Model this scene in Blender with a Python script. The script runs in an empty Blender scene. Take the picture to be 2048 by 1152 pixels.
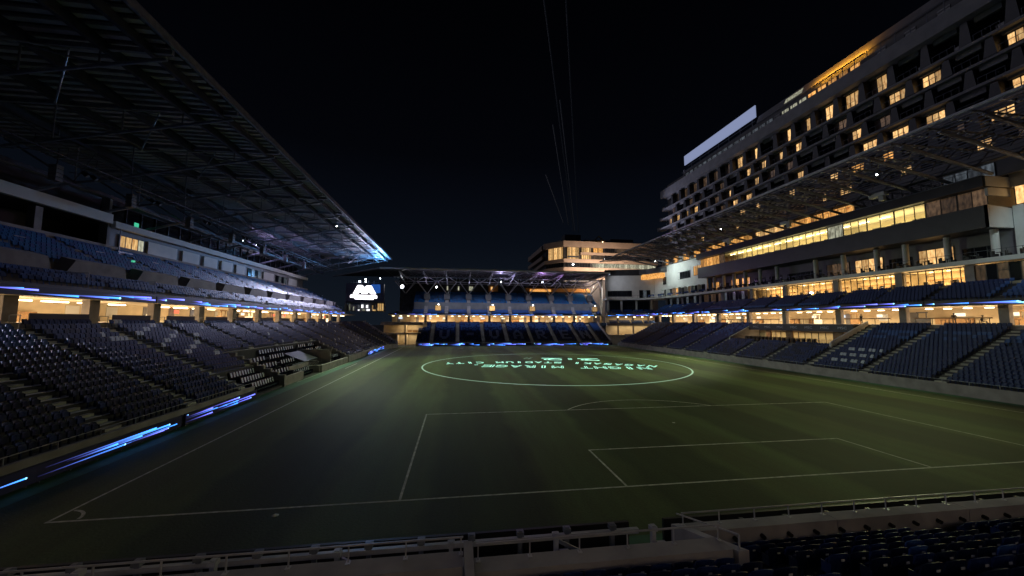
import bpy, math, random
from mathutils import Vector, Matrix
random.seed(7)
S = bpy.context.scene
COL = S.collection

# ------------------------------------------------------------------ camera
cam_d = bpy.data.cameras.new('camera'); cam = bpy.data.objects.new('camera', cam_d); COL.objects.link(cam)
cam_d.sensor_width = 36; cam_d.lens = 764.72 / 2048 * 36; cam_d.clip_start = 0.05; cam_d.clip_end = 3000
CY, CP, CR = 0.145642981576594, 0.08835158191100086, 0.003505263500358486
f_ = Vector((math.sin(CY)*math.cos(CP), math.cos(CY)*math.cos(CP), math.sin(CP)))
r_ = Vector((math.cos(CY), -math.sin(CY), 0)); u_ = r_.cross(f_)
r2 = r_*math.cos(CR) + u_*math.sin(CR); u2 = -r_*math.sin(CR) + u_*math.cos(CR)
M = Matrix((r2, u2, -f_)).transposed().to_4x4(); M.translation = Vector((16.242, -18.810, 8.160))
cam.matrix_world = M
S.camera = cam

# ------------------------------------------------------------------ world (night sky)
W = bpy.data.worlds.new('World'); S.world = W; W.use_nodes = True
nt = W.node_tree; nt.nodes.clear()
wo = nt.nodes.new('ShaderNodeOutputWorld'); bg = nt.nodes.new('ShaderNodeBackground')
tc = nt.nodes.new('ShaderNodeTexCoord'); sx = nt.nodes.new('ShaderNodeSeparateXYZ'); rp = nt.nodes.new('ShaderNodeValToRGB')
nt.links.new(tc.outputs['Generated'], sx.inputs[0]); nt.links.new(sx.outputs[2], rp.inputs[0])
nt.links.new(rp.outputs[0], bg.inputs[0]); nt.links.new(bg.outputs[0], wo.inputs[0])
e = rp.color_ramp.elements
e[0].position = 0.0; e[0].color = (0.0060, 0.0092, 0.0150, 1)
e[1].position = 0.65; e[1].color = (0.0004, 0.0005, 0.0010, 1)
m_ = e.new(0.2); m_.color = (0.0026, 0.0040, 0.0074, 1)
m_ = e.new(0.4); m_.color = (0.0009, 0.0012, 0.0024, 1)
bg.inputs[1].default_value = 1.0
S.view_settings.view_transform = 'Standard'; S.view_settings.look = 'None'
S.view_settings.exposure = 0.0; S.view_settings.gamma = 1.0; S.view_settings.use_curve_mapping = False
# city glow: one very weak broad sun, added to lift the hotel side
sun_d = bpy.data.lights.new('sun', 'SUN'); sun = bpy.data.objects.new('night_fill_sun', sun_d); COL.objects.link(sun)
sun_d.energy = 0.15; sun_d.angle = math.radians(40); sun_d.color = (0.80, 0.78, 1.0)
sun.rotation_euler = Vector((0.66, -0.52, -0.50)).to_track_quat('-Z', 'Y').to_euler()
S.render.engine = 'CYCLES'
S.cycles.max_bounces = 5; S.cycles.diffuse_bounces = 3; S.cycles.glossy_bounces = 2; S.cycles.transmission_bounces = 3
S.cycles.transparent_max_bounces = 8; S.cycles.use_denoising = True; S.cycles.sample_clamp_indirect = 2.0
S.cycles.caustics_reflective = False; S.cycles.caustics_refractive = False

# ------------------------------------------------------------------ materials
MATS = {}
def mat(name, col, rough=0.7, var=0.15, scale=3.0, metal=0.0, emit=None, estr=0.0, bump=0.0, col2=None, spec=None):
    m = bpy.data.materials.new(name); m.use_nodes = True; MATS[name] = m
    n = m.node_tree; b = n.nodes['Principled BSDF']
    b.inputs['Roughness'].default_value = rough; b.inputs['Metallic'].default_value = metal
    if spec is not None: b.inputs['Specular IOR Level'].default_value = spec
    if emit:
        b.inputs['Emission Color'].default_value = (*emit, 1); b.inputs['Emission Strength'].default_value = estr
    if var > 0:
        t = n.nodes.new('ShaderNodeTexCoord'); nz = n.nodes.new('ShaderNodeTexNoise'); nz.inputs['Scale'].default_value = scale
        nz.inputs['Detail'].default_value = 5; r = n.nodes.new('ShaderNodeValToRGB')
        c2 = col2 or tuple(c*(1-2*var) for c in col)
        r.color_ramp.elements[0].position = 0.3; r.color_ramp.elements[0].color = (*c2, 1)
        r.color_ramp.elements[1].position = 0.7; r.color_ramp.elements[1].color = (*[min(1, c*(1+var)) for c in col], 1)
        n.links.new(t.outputs['Object'], nz.inputs['Vector']); n.links.new(nz.outputs['Fac'], r.inputs[0]); n.links.new(r.outputs[0], b.inputs['Base Color'])
        if bump:
            bp = n.nodes.new('ShaderNodeBump'); bp.inputs['Strength'].default_value = bump; bp.inputs['Distance'].default_value = 0.02
            n.links.new(nz.outputs['Fac'], bp.inputs['Height']); n.links.new(bp.outputs[0], b.inputs['Normal'])
    else: b.inputs['Base Color'].default_value = (*col, 1)
    return m
def emit_mat(name, col, s, base=(0.02, 0.02, 0.02)):
    return mat(name, base, 0.5, 0, emit=col, estr=s)
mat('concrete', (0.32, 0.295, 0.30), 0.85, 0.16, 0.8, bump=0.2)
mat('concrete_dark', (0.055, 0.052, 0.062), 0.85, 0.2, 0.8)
mat('parapet_concrete', (0.36, 0.345, 0.37), 0.85, 0.14, 0.9, bump=0.15)
mat('pale_steel', (0.55, 0.55, 0.60), 0.4, 0.1, 2.0, metal=0.2)
mat('tread', (0.42, 0.41, 0.38), 0.85, 0.12, 2.0)
mat('white_paint', (0.72, 0.72, 0.70), 0.55, 0.05, 0.6)
mat('cream_paint', (0.62, 0.52, 0.36), 0.7, 0.08, 0.7)
mat('grey_panel', (0.16, 0.16, 0.175), 0.5, 0.12, 0.5)
mat('dark_panel', (0.035, 0.035, 0.042), 0.45, 0.15, 0.5)
mat('black', (0.010, 0.010, 0.012), 0.5, 0.1, 2)
mat('steel', (0.27, 0.29, 0.35), 0.42, 0.15, 2.0, metal=0.4)
mat('dark_steel', (0.060, 0.066, 0.085), 0.4, 0.15, 2.0, metal=0.5)
mat('deck', (0.16, 0.16, 0.19), 0.6, 0.25, 0.25)
mat('seat_navy', (0.014, 0.030, 0.120), 0.40, 0.1, 4, spec=0.16)
mat('seat_blue', (0.035, 0.090, 0.29), 0.38, 0.1, 4, spec=0.16)
mat('seat_teal', (0.012, 0.120, 0.34), 0.4, 0.1, 4, spec=0.16)
mat('seat_white', (0.45, 0.50, 0.62), 0.4, 0.1, 4)
mat('seat_black', (0.008, 0.014, 0.046), 0.36, 0.1, 4, spec=0.16)
mat('seat_pale', (0.12, 0.16, 0.30), 0.4, 0.1, 4)
mat('leather', (0.012, 0.014, 0.03), 0.22, 0, 4)
mat('skin', (0.35, 0.22, 0.16), 0.6, 0, 1)
mat('cloth_dark', (0.03, 0.03, 0.04), 0.9, 0.1, 8)
mat('cloth_grey', (0.12, 0.11, 0.11), 0.9, 0.1, 8)
mat('orange_wall', (0.65, 0.30, 0.06), 0.6, 0.05, 1)
mat('wood', (0.28, 0.16, 0.07), 0.6, 0.2, 2)
emit_mat('lamp_warm', (1.0, 0.78, 0.46), 11)
emit_mat('lamp_white', (0.9, 0.95, 1.0), 25)
emit_mat('lamp_green', (0.1, 1.0, 0.55), 6)
emit_mat('lamp_red', (1.0, 0.12, 0.08), 5)
emit_mat('screen_white', (1.0, 0.95, 1.0), 3)
emit_mat('screen_blue', (0.03, 0.18, 0.8), 0.4)
emit_mat('screen_dark', (0.03, 0.03, 0.08), 0.05, (0.004,0.004,0.006))
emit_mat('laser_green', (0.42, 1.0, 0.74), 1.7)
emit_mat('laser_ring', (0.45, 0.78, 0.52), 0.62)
emit_mat('beam', (0.30, 0.38, 0.55), 0.007, (0, 0, 0))
emit_mat('billboard', (0.42, 0.50, 0.82), 0.52)
emit_mat('sign_red', (1.0,.16,.08), 1.3)
emit_mat('sign_warm', (1.0,.86,.62), 1.5)
emit_mat('sign_cool', (.7,.82,1.0), 1.3)
emit_mat('orange_glow', (1.0, 0.45, 0.05), 0.55)

def window_mat(name, c1, c2, s, sc=2.2, vert=True):
    """lit room seen through drawn curtains: warm light, folds and lamps"""
    m = bpy.data.materials.new(name); m.use_nodes = True; MATS[name] = m
    n = m.node_tree; b = n.nodes['Principled BSDF']; b.inputs['Base Color'].default_value = (0.03, 0.03, 0.03, 1); b.inputs['Roughness'].default_value = 0.15
    g = n.nodes.new('ShaderNodeNewGeometry'); mp = n.nodes.new('ShaderNodeMapping'); mp.inputs['Scale'].default_value = (sc, sc, 0.35*sc)
    nz = n.nodes.new('ShaderNodeTexNoise'); nz.inputs['Scale'].default_value = 1.6; nz.inputs['Detail'].default_value = 4
    r = n.nodes.new('ShaderNodeValToRGB'); r.color_ramp.elements[0].position = 0.3; r.color_ramp.elements[1].position = 0.68
    r.color_ramp.elements[0].color = (*c2, 1); r.color_ramp.elements[1].color = (*c1, 1)
    oi = n.nodes.new('ShaderNodeObjectInfo'); mr = n.nodes.new('ShaderNodeMapRange')
    mr.inputs['To Min'].default_value = 0.35*s; mr.inputs['To Max'].default_value = 1.35*s
    n.links.new(oi.outputs['Random'], mr.inputs['Value']); n.links.new(mr.outputs[0], b.inputs['Emission Strength'])
    n.links.new(g.outputs['Position'], mp.inputs[0]); n.links.new(mp.outputs[0], nz.inputs['Vector']); n.links.new(nz.outputs['Fac'], r.inputs[0])
    n.links.new(r.outputs[0], b.inputs['Emission Color'])
window_mat('win_lit', (1.0, 0.64, 0.26), (0.50, 0.22, 0.06), 1.2)
window_mat('win_amber', (1.0, 0.52, 0.14), (0.42, 0.13, 0.02), 1.15)
window_mat('win_dim', (0.22, 0.13, 0.07), (0.04, 0.025, 0.015), 0.5)
window_mat('win_office', (0.85, 0.85, 0.62), (0.16, 0.15, 0.10), 0.75)
window_mat('win_cold', (0.30, 0.36, 0.42), (0.04, 0.05, 0.06), 0.25)
mat('glass_dark', (0.012, 0.014, 0.018), 0.08, 0, spec=0.6)
def glass():
    m = bpy.data.materials.new('glass'); m.use_nodes = True; MATS['glass'] = m; n = m.node_tree; n.nodes.clear()
    o = n.nodes.new('ShaderNodeOutputMaterial'); mx = n.nodes.new('ShaderNodeMixShader'); t = n.nodes.new('ShaderNodeBsdfTransparent')
    t.inputs[0].default_value = (0.88, 0.90, 0.88, 1); gl = n.nodes.new('ShaderNodeBsdfGlossy'); gl.inputs['Roughness'].default_value = 0.03
    mx.inputs[0].default_value = 0.07; n.links.new(t.outputs[0], mx.inputs[1]); n.links.new(gl.outputs[0], mx.inputs[2]); n.links.new(mx.outputs[0], o.inputs[0])
glass()
def streak_mat():
    m = bpy.data.materials.new('led_graphic'); m.use_nodes = True; MATS['led_graphic'] = m; n = m.node_tree
    b = n.nodes['Principled BSDF']; b.inputs['Base Color'].default_value = (0.01, 0.01, 0.01, 1)
    a = n.nodes.new('ShaderNodeAttribute'); a.attribute_name = 'Col'; n.links.new(a.outputs['Color'], b.inputs['Emission Color'])
    b.inputs['Emission Strength'].default_value = 2.2
streak_mat()
def grass_mat():
    m = bpy.data.materials.new('grass'); m.use_nodes = True; MATS['grass'] = m; n = m.node_tree; b = n.nodes['Principled BSDF']
    b.inputs['Roughness'].default_value = 0.75; b.inputs['Specular IOR Level'].default_value = 0.2
    g = n.nodes.new('ShaderNodeNewGeometry'); s = n.nodes.new('ShaderNodeSeparateXYZ'); n.links.new(g.outputs['Position'], s.inputs[0])
    # mown bands: across X every 5.4 m, softly wobbling
    nz0 = n.nodes.new('ShaderNodeTexNoise'); nz0.inputs['Scale'].default_value = 0.22; nz0.inputs['Detail'].default_value = 6
    n.links.new(g.outputs['Position'], nz0.inputs['Vector'])
    ad = n.nodes.new('ShaderNodeMath'); ad.operation = 'MULTIPLY_ADD'; ad.inputs[1].default_value = 2.0; n.links.new(nz0.outputs['Fac'], ad.inputs[0]); n.links.new(s.outputs[0], ad.inputs[2])
    si = n.nodes.new('ShaderNodeMath'); si.operation = 'MULTIPLY'; si.inputs[1].default_value = math.pi/5.4; n.links.new(ad.outputs[0], si.inputs[0])
    sn = n.nodes.new('ShaderNodeMath'); sn.operation = 'SINE'; n.links.new(si.outputs[0], sn.inputs[0])
    mu = n.nodes.new('ShaderNodeMath'); mu.operation = 'MULTIPLY'; mu.inputs[1].default_value = 4.0; mu.use_clamp = False; n.links.new(sn.outputs[0], mu.inputs[0])
    cl = n.nodes.new('ShaderNodeClamp'); cl.inputs['Min'].default_value = -1; cl.inputs['Max'].default_value = 1; n.links.new(mu.outputs[0], cl.inputs[0])
    mr = n.nodes.new('ShaderNodeMapRange'); mr.inputs['From Min'].default_value = -1; mr.inputs['To Min'].default_value = 0.70; mr.inputs['To Max'].default_value = 1.26; n.links.new(cl.outputs[0], mr.inputs[0])
    mp = n.nodes.new('ShaderNodeMapping'); mp.inputs['Scale'].default_value = (0.9, 0.10, 1); n.links.new(g.outputs['Position'], mp.inputs[0])
    nz = n.nodes.new('ShaderNodeTexNoise'); nz.inputs['Scale'].default_value = 0.35; nz.inputs['Detail'].default_value = 8; nz.inputs['Roughness'].default_value = 0.65; n.links.new(mp.outputs[0], nz.inputs['Vector'])
    r = n.nodes.new('ShaderNodeValToRGB'); r.color_ramp.elements[0].position = 0.33; r.color_ramp.elements[1].position = 0.68
    r.color_ramp.elements[0].color = (0.042, 0.048, 0.016, 1); r.color_ramp.elements[1].color = (0.062, 0.094, 0.032, 1); n.links.new(nz.outputs['Fac'], r.inputs[0])
    vm = n.nodes.new('ShaderNodeVectorMath'); vm.operation = 'SCALE'; n.links.new(r.outputs[0], vm.inputs[0]); n.links.new(mr.outputs[0], vm.inputs['Scale'])
    fn = n.nodes.new('ShaderNodeTexNoise'); fn.inputs['Scale'].default_value = 9; fn.inputs['Detail'].default_value = 6; n.links.new(g.outputs['Position'], fn.inputs['Vector'])
    mr2 = n.nodes.new('ShaderNodeMapRange'); mr2.inputs['To Min'].default_value = 0.6; mr2.inputs['To Max'].default_value = 1.4; n.links.new(fn.outputs['Fac'], mr2.inputs[0])
    vm2 = n.nodes.new('ShaderNodeVectorMath'); vm2.operation = 'SCALE'; n.links.new(vm.outputs[0], vm2.inputs[0]); n.links.new(mr2.outputs[0], vm2.inputs['Scale'])
    n.links.new(vm2.outputs[0], b.inputs['Base Color'])
    bp = n.nodes.new('ShaderNodeBump'); bp.inputs['Strength'].default_value = 0.4; bp.inputs['Distance'].default_value = 0.05; n.links.new(fn.outputs['Fac'], bp.inputs['Height']); n.links.new(bp.outputs[0], b.inputs['Normal'])
grass_mat()
mat('turf_track', (0.036, 0.125, 0.068), 0.8, 0.2, 1.2)
mat('line_paint', (0.55, 0.56, 0.50), 0.8, 0.25, 3.0)
mat('asphalt', (0.05, 0.05, 0.052), 0.9, 0.2, 0.6)

# ------------------------------------------------------------------ mesh helpers
class MB:
    def __init__(s): s.v = []; s.f = []; s.m = []; s.c = []
    def add(s, vs, fs, mi=0):
        n = len(s.v); s.v += [tuple(p) for p in vs]; s.f += [tuple(i+n for i in f) for f in fs]; s.m += [mi]*len(fs); return s
    def box(s, a, b, mi=0):
        x0, x1 = sorted((a[0], b[0])); y0, y1 = sorted((a[1], b[1])); z0, z1 = sorted((a[2], b[2]))
        return s.add([(x0,y0,z0),(x1,y0,z0),(x1,y1,z0),(x0,y1,z0),(x0,y0,z1),(x1,y0,z1),(x1,y1,z1),(x0,y1,z1)],
            [(0,3,2,1),(4,5,6,7),(0,1,5,4),(1,2,6,5),(2,3,7,6),(3,0,4,7)], mi)
    def bar(s, a, b, w, h=None, mi=0, up=(0,0,1)):
        a = Vector(a); b = Vector(b); h = h or w; d = (b-a).normalized(); u = Vector(up)
        if abs(d.dot(u)) > 0.98: u = Vector((1,0,0))
        x = d.cross(u).normalized()*w/2; y = x.cross(d).normalized()*h/2
        return s.add([a-x-y,a+x-y,a+x+y,a-x+y,b-x-y,b+x-y,b+x+y,b-x+y],
            [(0,3,2,1),(4,5,6,7),(0,1,5,4),(1,2,6,5),(2,3,7,6),(3,0,4,7)], mi)
    def tube(s, a, b, r, n=6, mi=0, r2=None):
        a = Vector(a); b = Vector(b); r2 = r if r2 is None else r2; d = (b-a).normalized(); u = Vector((0,0,1)) if abs(d.z) < 0.95 else Vector((1,0,0))
        x = d.cross(u).normalized(); y = x.cross(d)
        vs = [a+(x*math.cos(t)+y*math.sin(t))*r for t in [2*math.pi*i/n for i in range(n)]] + [b+(x*math.cos(t)+y*math.sin(t))*r2 for t in [2*math.pi*i/n for i in range(n)]]
        return s.add(vs, [(i,(i+1)%n,n+(i+1)%n,n+i) for i in range(n)] + [tuple(range(n-1,-1,-1)), tuple(range(n,2*n))], mi)
    def poly(s, pts, mi=0): return s.add(pts, [tuple(range(len(pts)))], mi)
    def prism(s, pts, z0, z1, mi=0):   # pts ccw in plan
        n = len(pts)
        return s.add([(p[0],p[1],z0) for p in pts]+[(p[0],p[1],z1) for p in pts],
            [tuple(range(n-1,-1,-1)), tuple(range(n,2*n))]+[(i,(i+1)%n,n+(i+1)%n,n+i) for i in range(n)], mi)
    def ribbon(s, line, off, z0, z1, mi=0):   # wall of thickness following a polyline
        L = [Vector(p) for p in line]; O = []
        for i, p in enumerate(L):
            d = ((L[min(i+1,len(L)-1)]-L[max(i-1,0)])).normalized(); O.append(p + Vector((d.y, -d.x))*off)
        n = len(L); vs = []
        for a, b in zip(L, O): vs += [(a.x,a.y,z0),(b.x,b.y,z0),(b.x,b.y,z1),(a.x,a.y,z1)]
        fs = []
        for i in range(n-1):
            a = 4*i; b = a+4
            fs += [(a,b,b+1,a+1),(a+1,b+1,b+2,a+2),(a+2,b+2,b+3,a+3),(a+3,b+3,b,a)]
        fs += [(0,1,2,3), (4*n-1,4*n-2,4*n-3,4*n-4)]
        return s.add(vs, fs, mi)
    def build(s, name, mats, parent=None, kind=None, smooth=False):
        me = bpy.data.meshes.new(name); me.from_pydata(s.v, [], s.f)
        ms = [mats] if isinstance(mats, str) else mats
        for k in ms: me.materials.append(MATS[k])
        if len(ms) > 1: me.polygons.foreach_set('material_index', s.m)
        if smooth: me.polygons.foreach_set('use_smooth', [True]*len(me.polygons))
        me.update(); return link(name, me, parent, kind)
def link(name, me, parent=None, kind=None, loc=None):
    o = bpy.data.objects.new(name, me); COL.objects.link(o)
    if parent: o.parent = parent
    if kind: o['kind'] = kind
    if loc: o.location = loc
    return o
def thing(name, label, cat, group=None, loc=(0,0,0)):
    o = bpy.data.objects.new(name, None); COL.objects.link(o); o.location = loc; o['label'] = label; o['category'] = cat
    o.empty_display_size = 0.5
    if group: o['group'] = group
    return o
def tag(o, label, cat, group=None):
    o['label'] = label; o['category'] = cat
    if group: o['group'] = group
    return o
def one(name, mats, fn, parent=None, kind=None, smooth=False):
    m = MB(); fn(m); return m.build(name, mats, parent, kind, smooth)
def bx(name, m, a, b, parent=None, kind=None): return one(name, m, lambda q: q.box(a, b), parent, kind)

# ------------------------------------------------------------------ ground and pitch
bx('ground', 'asphalt', (-600, -300, -0.6), (700, 900, -0.02), kind='structure')
one('turf_surround', 'turf_track', lambda q: q.box((-5.0, -7.2, -0.02), (73.0, 113, 0.0)), kind='structure')
one('pitch_grass', 'grass', lambda q: q.add([(-3.2,-4.2,.004),(71.6,-4.2,.004),(71.6,110.5,.004),(-3.2,110.5,.004)], [(0,1,2,3)]), kind='structure')
def markings(q):
    z = 0.008; w = 0.06
    def l(x0, y0, x1, y1):
        q.add([(min(x0,x1)-w, min(y0,y1)-w, z), (max(x0,x1)+w, min(y0,y1)-w, z), (max(x0,x1)+w, max(y0,y1)+w, z), (min(x0,x1)-w, max(y0,y1)+w, z)], [(0,1,2,3)])
    def arc(cx, cy, r, a0, a1, n=48, z=z):
        for i in range(n):
            a = math.radians(a0+(a1-a0)*i/n); b = math.radians(a0+(a1-a0)*(i+1)/n)
            q.add([(cx+(r-w)*math.cos(a), cy+(r-w)*math.sin(a), z), (cx+(r+w)*math.cos(a), cy+(r+w)*math.sin(a), z),
                   (cx+(r+w)*math.cos(b), cy+(r+w)*math.sin(b), z), (cx+(r-w)*math.cos(b), cy+(r-w)*math.sin(b), z)], [(0,1,2,3)])
    l(0,0,68,0); l(0,0.13,0,105); l(68,0.13,68,105); l(0.13,105,67.8,105)
    l(13.84,0.13,13.84,16.5); l(54.16,0.13,54.16,16.5); l(13.97,16.5,54.0,16.5)
    l(24.84,0.13,24.84,5.5); l(43.16,0.13,43.16,5.5); l(24.97,5.5,43.0,5.5)
    arc(34, 11, 9.15, 37.2, 142.8); arc(0, 0, 1.0, 8, 82, 10)
    q.prism([(34+.13*math.cos(t*.785), 11+.13*math.sin(t*.785)) for t in range(8)], .007, .009)
one('pitch_markings', 'line_paint', markings, kind='structure')
def strips(q):
    q.box((-4.7, 37, .002), (-4.6, 64, .006)); q.box((-2.6, 52, .006), (-2.5, 60, .009))
one('touchline_strip', 'line_paint', strips, kind='structure')
gr = one('white_cone', 'white_paint', lambda q: q.tube((8.86,-.65,.004), (8.86,-.65,.05), .14, 10, r2=.05)); tag(gr, 'small pale disc lying on the grass behind the goal line', 'marker cone')

# projected ring and words on the grass (thrown light modelled as glowing meshes)
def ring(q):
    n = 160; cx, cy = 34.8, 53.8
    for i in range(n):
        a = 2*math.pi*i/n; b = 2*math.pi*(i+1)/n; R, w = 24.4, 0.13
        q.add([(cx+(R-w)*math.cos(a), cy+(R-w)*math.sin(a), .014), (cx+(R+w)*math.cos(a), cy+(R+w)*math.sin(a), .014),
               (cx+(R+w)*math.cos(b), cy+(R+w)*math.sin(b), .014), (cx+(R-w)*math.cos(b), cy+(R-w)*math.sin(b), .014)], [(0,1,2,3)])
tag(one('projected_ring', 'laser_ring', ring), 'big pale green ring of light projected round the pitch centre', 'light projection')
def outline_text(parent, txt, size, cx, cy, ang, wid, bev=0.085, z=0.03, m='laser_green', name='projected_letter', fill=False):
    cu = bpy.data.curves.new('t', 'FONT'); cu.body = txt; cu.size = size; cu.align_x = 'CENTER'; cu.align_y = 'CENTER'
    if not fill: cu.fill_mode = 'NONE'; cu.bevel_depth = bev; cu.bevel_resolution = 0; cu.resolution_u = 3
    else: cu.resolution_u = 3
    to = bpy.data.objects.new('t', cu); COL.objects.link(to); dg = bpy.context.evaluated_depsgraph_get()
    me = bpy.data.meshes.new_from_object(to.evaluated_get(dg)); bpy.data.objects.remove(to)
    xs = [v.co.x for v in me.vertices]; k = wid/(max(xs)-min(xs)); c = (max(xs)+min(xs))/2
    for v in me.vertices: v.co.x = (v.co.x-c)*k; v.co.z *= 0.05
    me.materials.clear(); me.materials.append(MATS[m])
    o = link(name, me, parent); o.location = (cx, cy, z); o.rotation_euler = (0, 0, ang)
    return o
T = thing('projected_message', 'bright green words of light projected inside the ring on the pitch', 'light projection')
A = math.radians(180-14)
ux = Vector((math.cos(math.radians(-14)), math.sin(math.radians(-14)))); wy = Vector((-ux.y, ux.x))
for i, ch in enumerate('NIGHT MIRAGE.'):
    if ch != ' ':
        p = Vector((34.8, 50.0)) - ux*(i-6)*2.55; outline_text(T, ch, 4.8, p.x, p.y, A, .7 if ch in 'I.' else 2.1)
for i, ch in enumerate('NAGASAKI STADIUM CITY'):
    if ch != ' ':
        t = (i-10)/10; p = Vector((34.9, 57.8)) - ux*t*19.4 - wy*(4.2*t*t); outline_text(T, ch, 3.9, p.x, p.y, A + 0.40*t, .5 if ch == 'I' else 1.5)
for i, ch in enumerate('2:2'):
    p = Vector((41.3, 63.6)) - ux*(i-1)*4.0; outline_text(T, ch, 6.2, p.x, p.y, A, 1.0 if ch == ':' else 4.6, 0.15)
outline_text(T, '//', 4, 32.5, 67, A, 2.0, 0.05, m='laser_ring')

# ------------------------------------------------------------------ stands: local frame s (along), d (outwards), z
class Fr:
    def __init__(s, O, Sv, Dv): s.O = Vector(O); s.S = Vector(Sv).normalized(); s.D = Vector(Dv).normalized()
    def p(s, a, d, z): v = s.O + s.S*a + s.D*d; return (v.x, v.y, z+v.z)
    def box(s, q, a0, a1, d0, d1, z0, z1, mi=0):
        P = [s.p(a0,d0,z0), s.p(a1,d0,z0), s.p(a1,d1,z0), s.p(a0,d1,z0), s.p(a0,d0,z1), s.p(a1,d0,z1), s.p(a1,d1,z1), s.p(a0,d1,z1)]
        F = [(0,3,2,1),(4,5,6,7),(0,1,5,4),(1,2,6,5),(2,3,7,6),(3,0,4,7)]
        if s.S.cross(s.D).z < 0: F = [tuple(reversed(f)) for f in F]
        q.add(P, F, mi)
L_ = Fr((-5, 0, 0), (0,1,0), (-1,0,0)); R_ = Fr((73, 0, 0), (0,1,0), (1,0,0))
F_ = Fr((0, 113, 0), (1,0,0), (0,1,0)); N_ = Fr((0, -7.5, -0.15), (1,0,0), (0,-1,0))
ROWS, TR, RS, Z0 = 17, 0.8235, 0.395, 1.12
def rz(i): return Z0 + RS*i
SEAT_V = []; SEAT_F = []
def _seat_template(hi):
    q = MB()
    if not hi:   # (x=s, y=d, z) folded seat facing -y
        q.add([(-.22,.30,.40),(.22,.30,.40),(.22,.34,.40),(-.22,.34,.40),(-.21,.36,.82),(.21,.36,.82),(.21,.40,.81),(-.21,.40,.81)], [(4,5,6,7),(0,1,5,4),(1,2,6,5),(2,3,7,6),(3,0,4,7)])
        q.add([(-.20,.18,.40),(.20,.18,.40),(.20,.27,.38),(-.20,.27,.38),(-.19,.24,.70),(.19,.24,.70),(.19,.29,.70),(-.19,.29,.70)], [(4,5,6,7),(0,1,5,4),(1,2,6,5),(3,0,4,7)])
        q.add([(-.05,.2,0),(.05,.2,0),(.05,.3,.42),(-.05,.3,.42)], [(0,1,2,3)])
        return q
    n = 6
    def sheet(f, th, zs):
        vs = []; fs = []
        for j, z in enumerate(zs):
            for i in range(n+1):
                t = i/n*2-1; x, y = f(t, j/(len(zs)-1)); vs.append((x, y, z + (-.05*(t*t) if j == len(zs)-1 else 0)))
        m = len(vs); vs += [(a, b+th, c) for a, b, c in vs]; w = n+1; k = len(zs)
        for j in range(k-1):
            for i in range(n):
                a = j*w+i; fs += [(a,a+1,a+w+1,a+w), (m+a,m+a+w,m+a+w+1,m+a+1)]
        for i in range(n): a = (k-1)*w+i; fs += [(a,a+1,m+a+1,m+a)]; a = i; fs += [(a,m+a,m+a+1,a+1)]
        for j in range(k-1): a = j*w; fs += [(a,a+w,m+a+w,m+a)]; a = j*w+n; fs += [(a,m+a,m+a+w,a+w)]
        q.add(vs, fs)
    sheet(lambda t, h: (t*(.235-.02*h), .30+.09*h-.05*t*t), .025, [.38,.52,.68,.84])
    sheet(lambda t, h: (t*.20, .20+.05*h-.02*t*t), .05, [.40,.52,.66,.72])
    q.box((-.03,.24,0), (.03,.32,.42)); q.box((-.245,.16,.40), (-.225,.38,.62)); q.box((.225,.16,.40), (.245,.38,.62))
    q.box((-.04,.425,.70), (.04,.432,.74), 1)
    return q
SLO = _seat_template(False); SHI = _seat_template(True)
SEATM = {}
def seat_mesh(fr, mt, hi=True):
    k = (id(fr), mt, hi)
    if k not in SEATM:
        t = SHI if hi else SLO; q = MB(); q.v = [fr.p(x, y, z) for x, y, z in t.v]; O = fr.O
        q.v = [(a-O.x, b-O.y, c-O.z) for a, b, c in q.v]; q.f = t.f; q.m = t.m
        if fr.S.cross(fr.D).z < 0: q.f = [tuple(reversed(f)) for f in q.f]
        me = bpy.data.meshes.new('seat'); me.from_pydata(q.v, [], q.f); me.materials.append(MATS[mt]); me.materials.append(MATS['white_paint'])
        me.polygons.foreach_set('material_index', q.m); SEATM[k] = me
    return SEATM[k]
SM = ['seat_navy', 'seat_blue', 'seat_teal', 'seat_white', 'seat_black', 'seat_pale']
CAMP = Vector((16.242, -18.81, 8.16)); FV = f_
def place_seats(fr, parent, seats, indiv=0):
    """seats: (s, d, z, mat index). The `indiv` seats that show largest become seat parts, the rest one stuff part."""
    if indiv:
        def key(t):
            v = Vector(fr.p(t[0], t[1], t[2]+.5)) - CAMP; z = v.dot(FV)
            if z < .3: return 1e9
            x = v.dot(r2)/z; y = v.dot(u2)/z
            return v.length if abs(x) < 1.36 and abs(y) < 0.80 else 1e6+v.length
        seats = sorted(seats, key=key)
        for t in seats[:indiv]:
            p = fr.p(t[0], t[1], t[2]); o = link('seat', seat_mesh(fr, SM[t[3]]), parent, loc=p)
        seats = seats[indiv:]
    q = MB(); flip = fr.S.cross(fr.D).z < 0; fs0 = [tuple(reversed(f)) for f in SLO.f] if flip else SLO.f
    for s, d, z, mi in seats:
        q.add([fr.p(s+x, d+y, z+w) for x, y, w in SLO.v], fs0, mi)
    if seats: q.build('seat_rows', SM, parent, kind='stuff')
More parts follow.
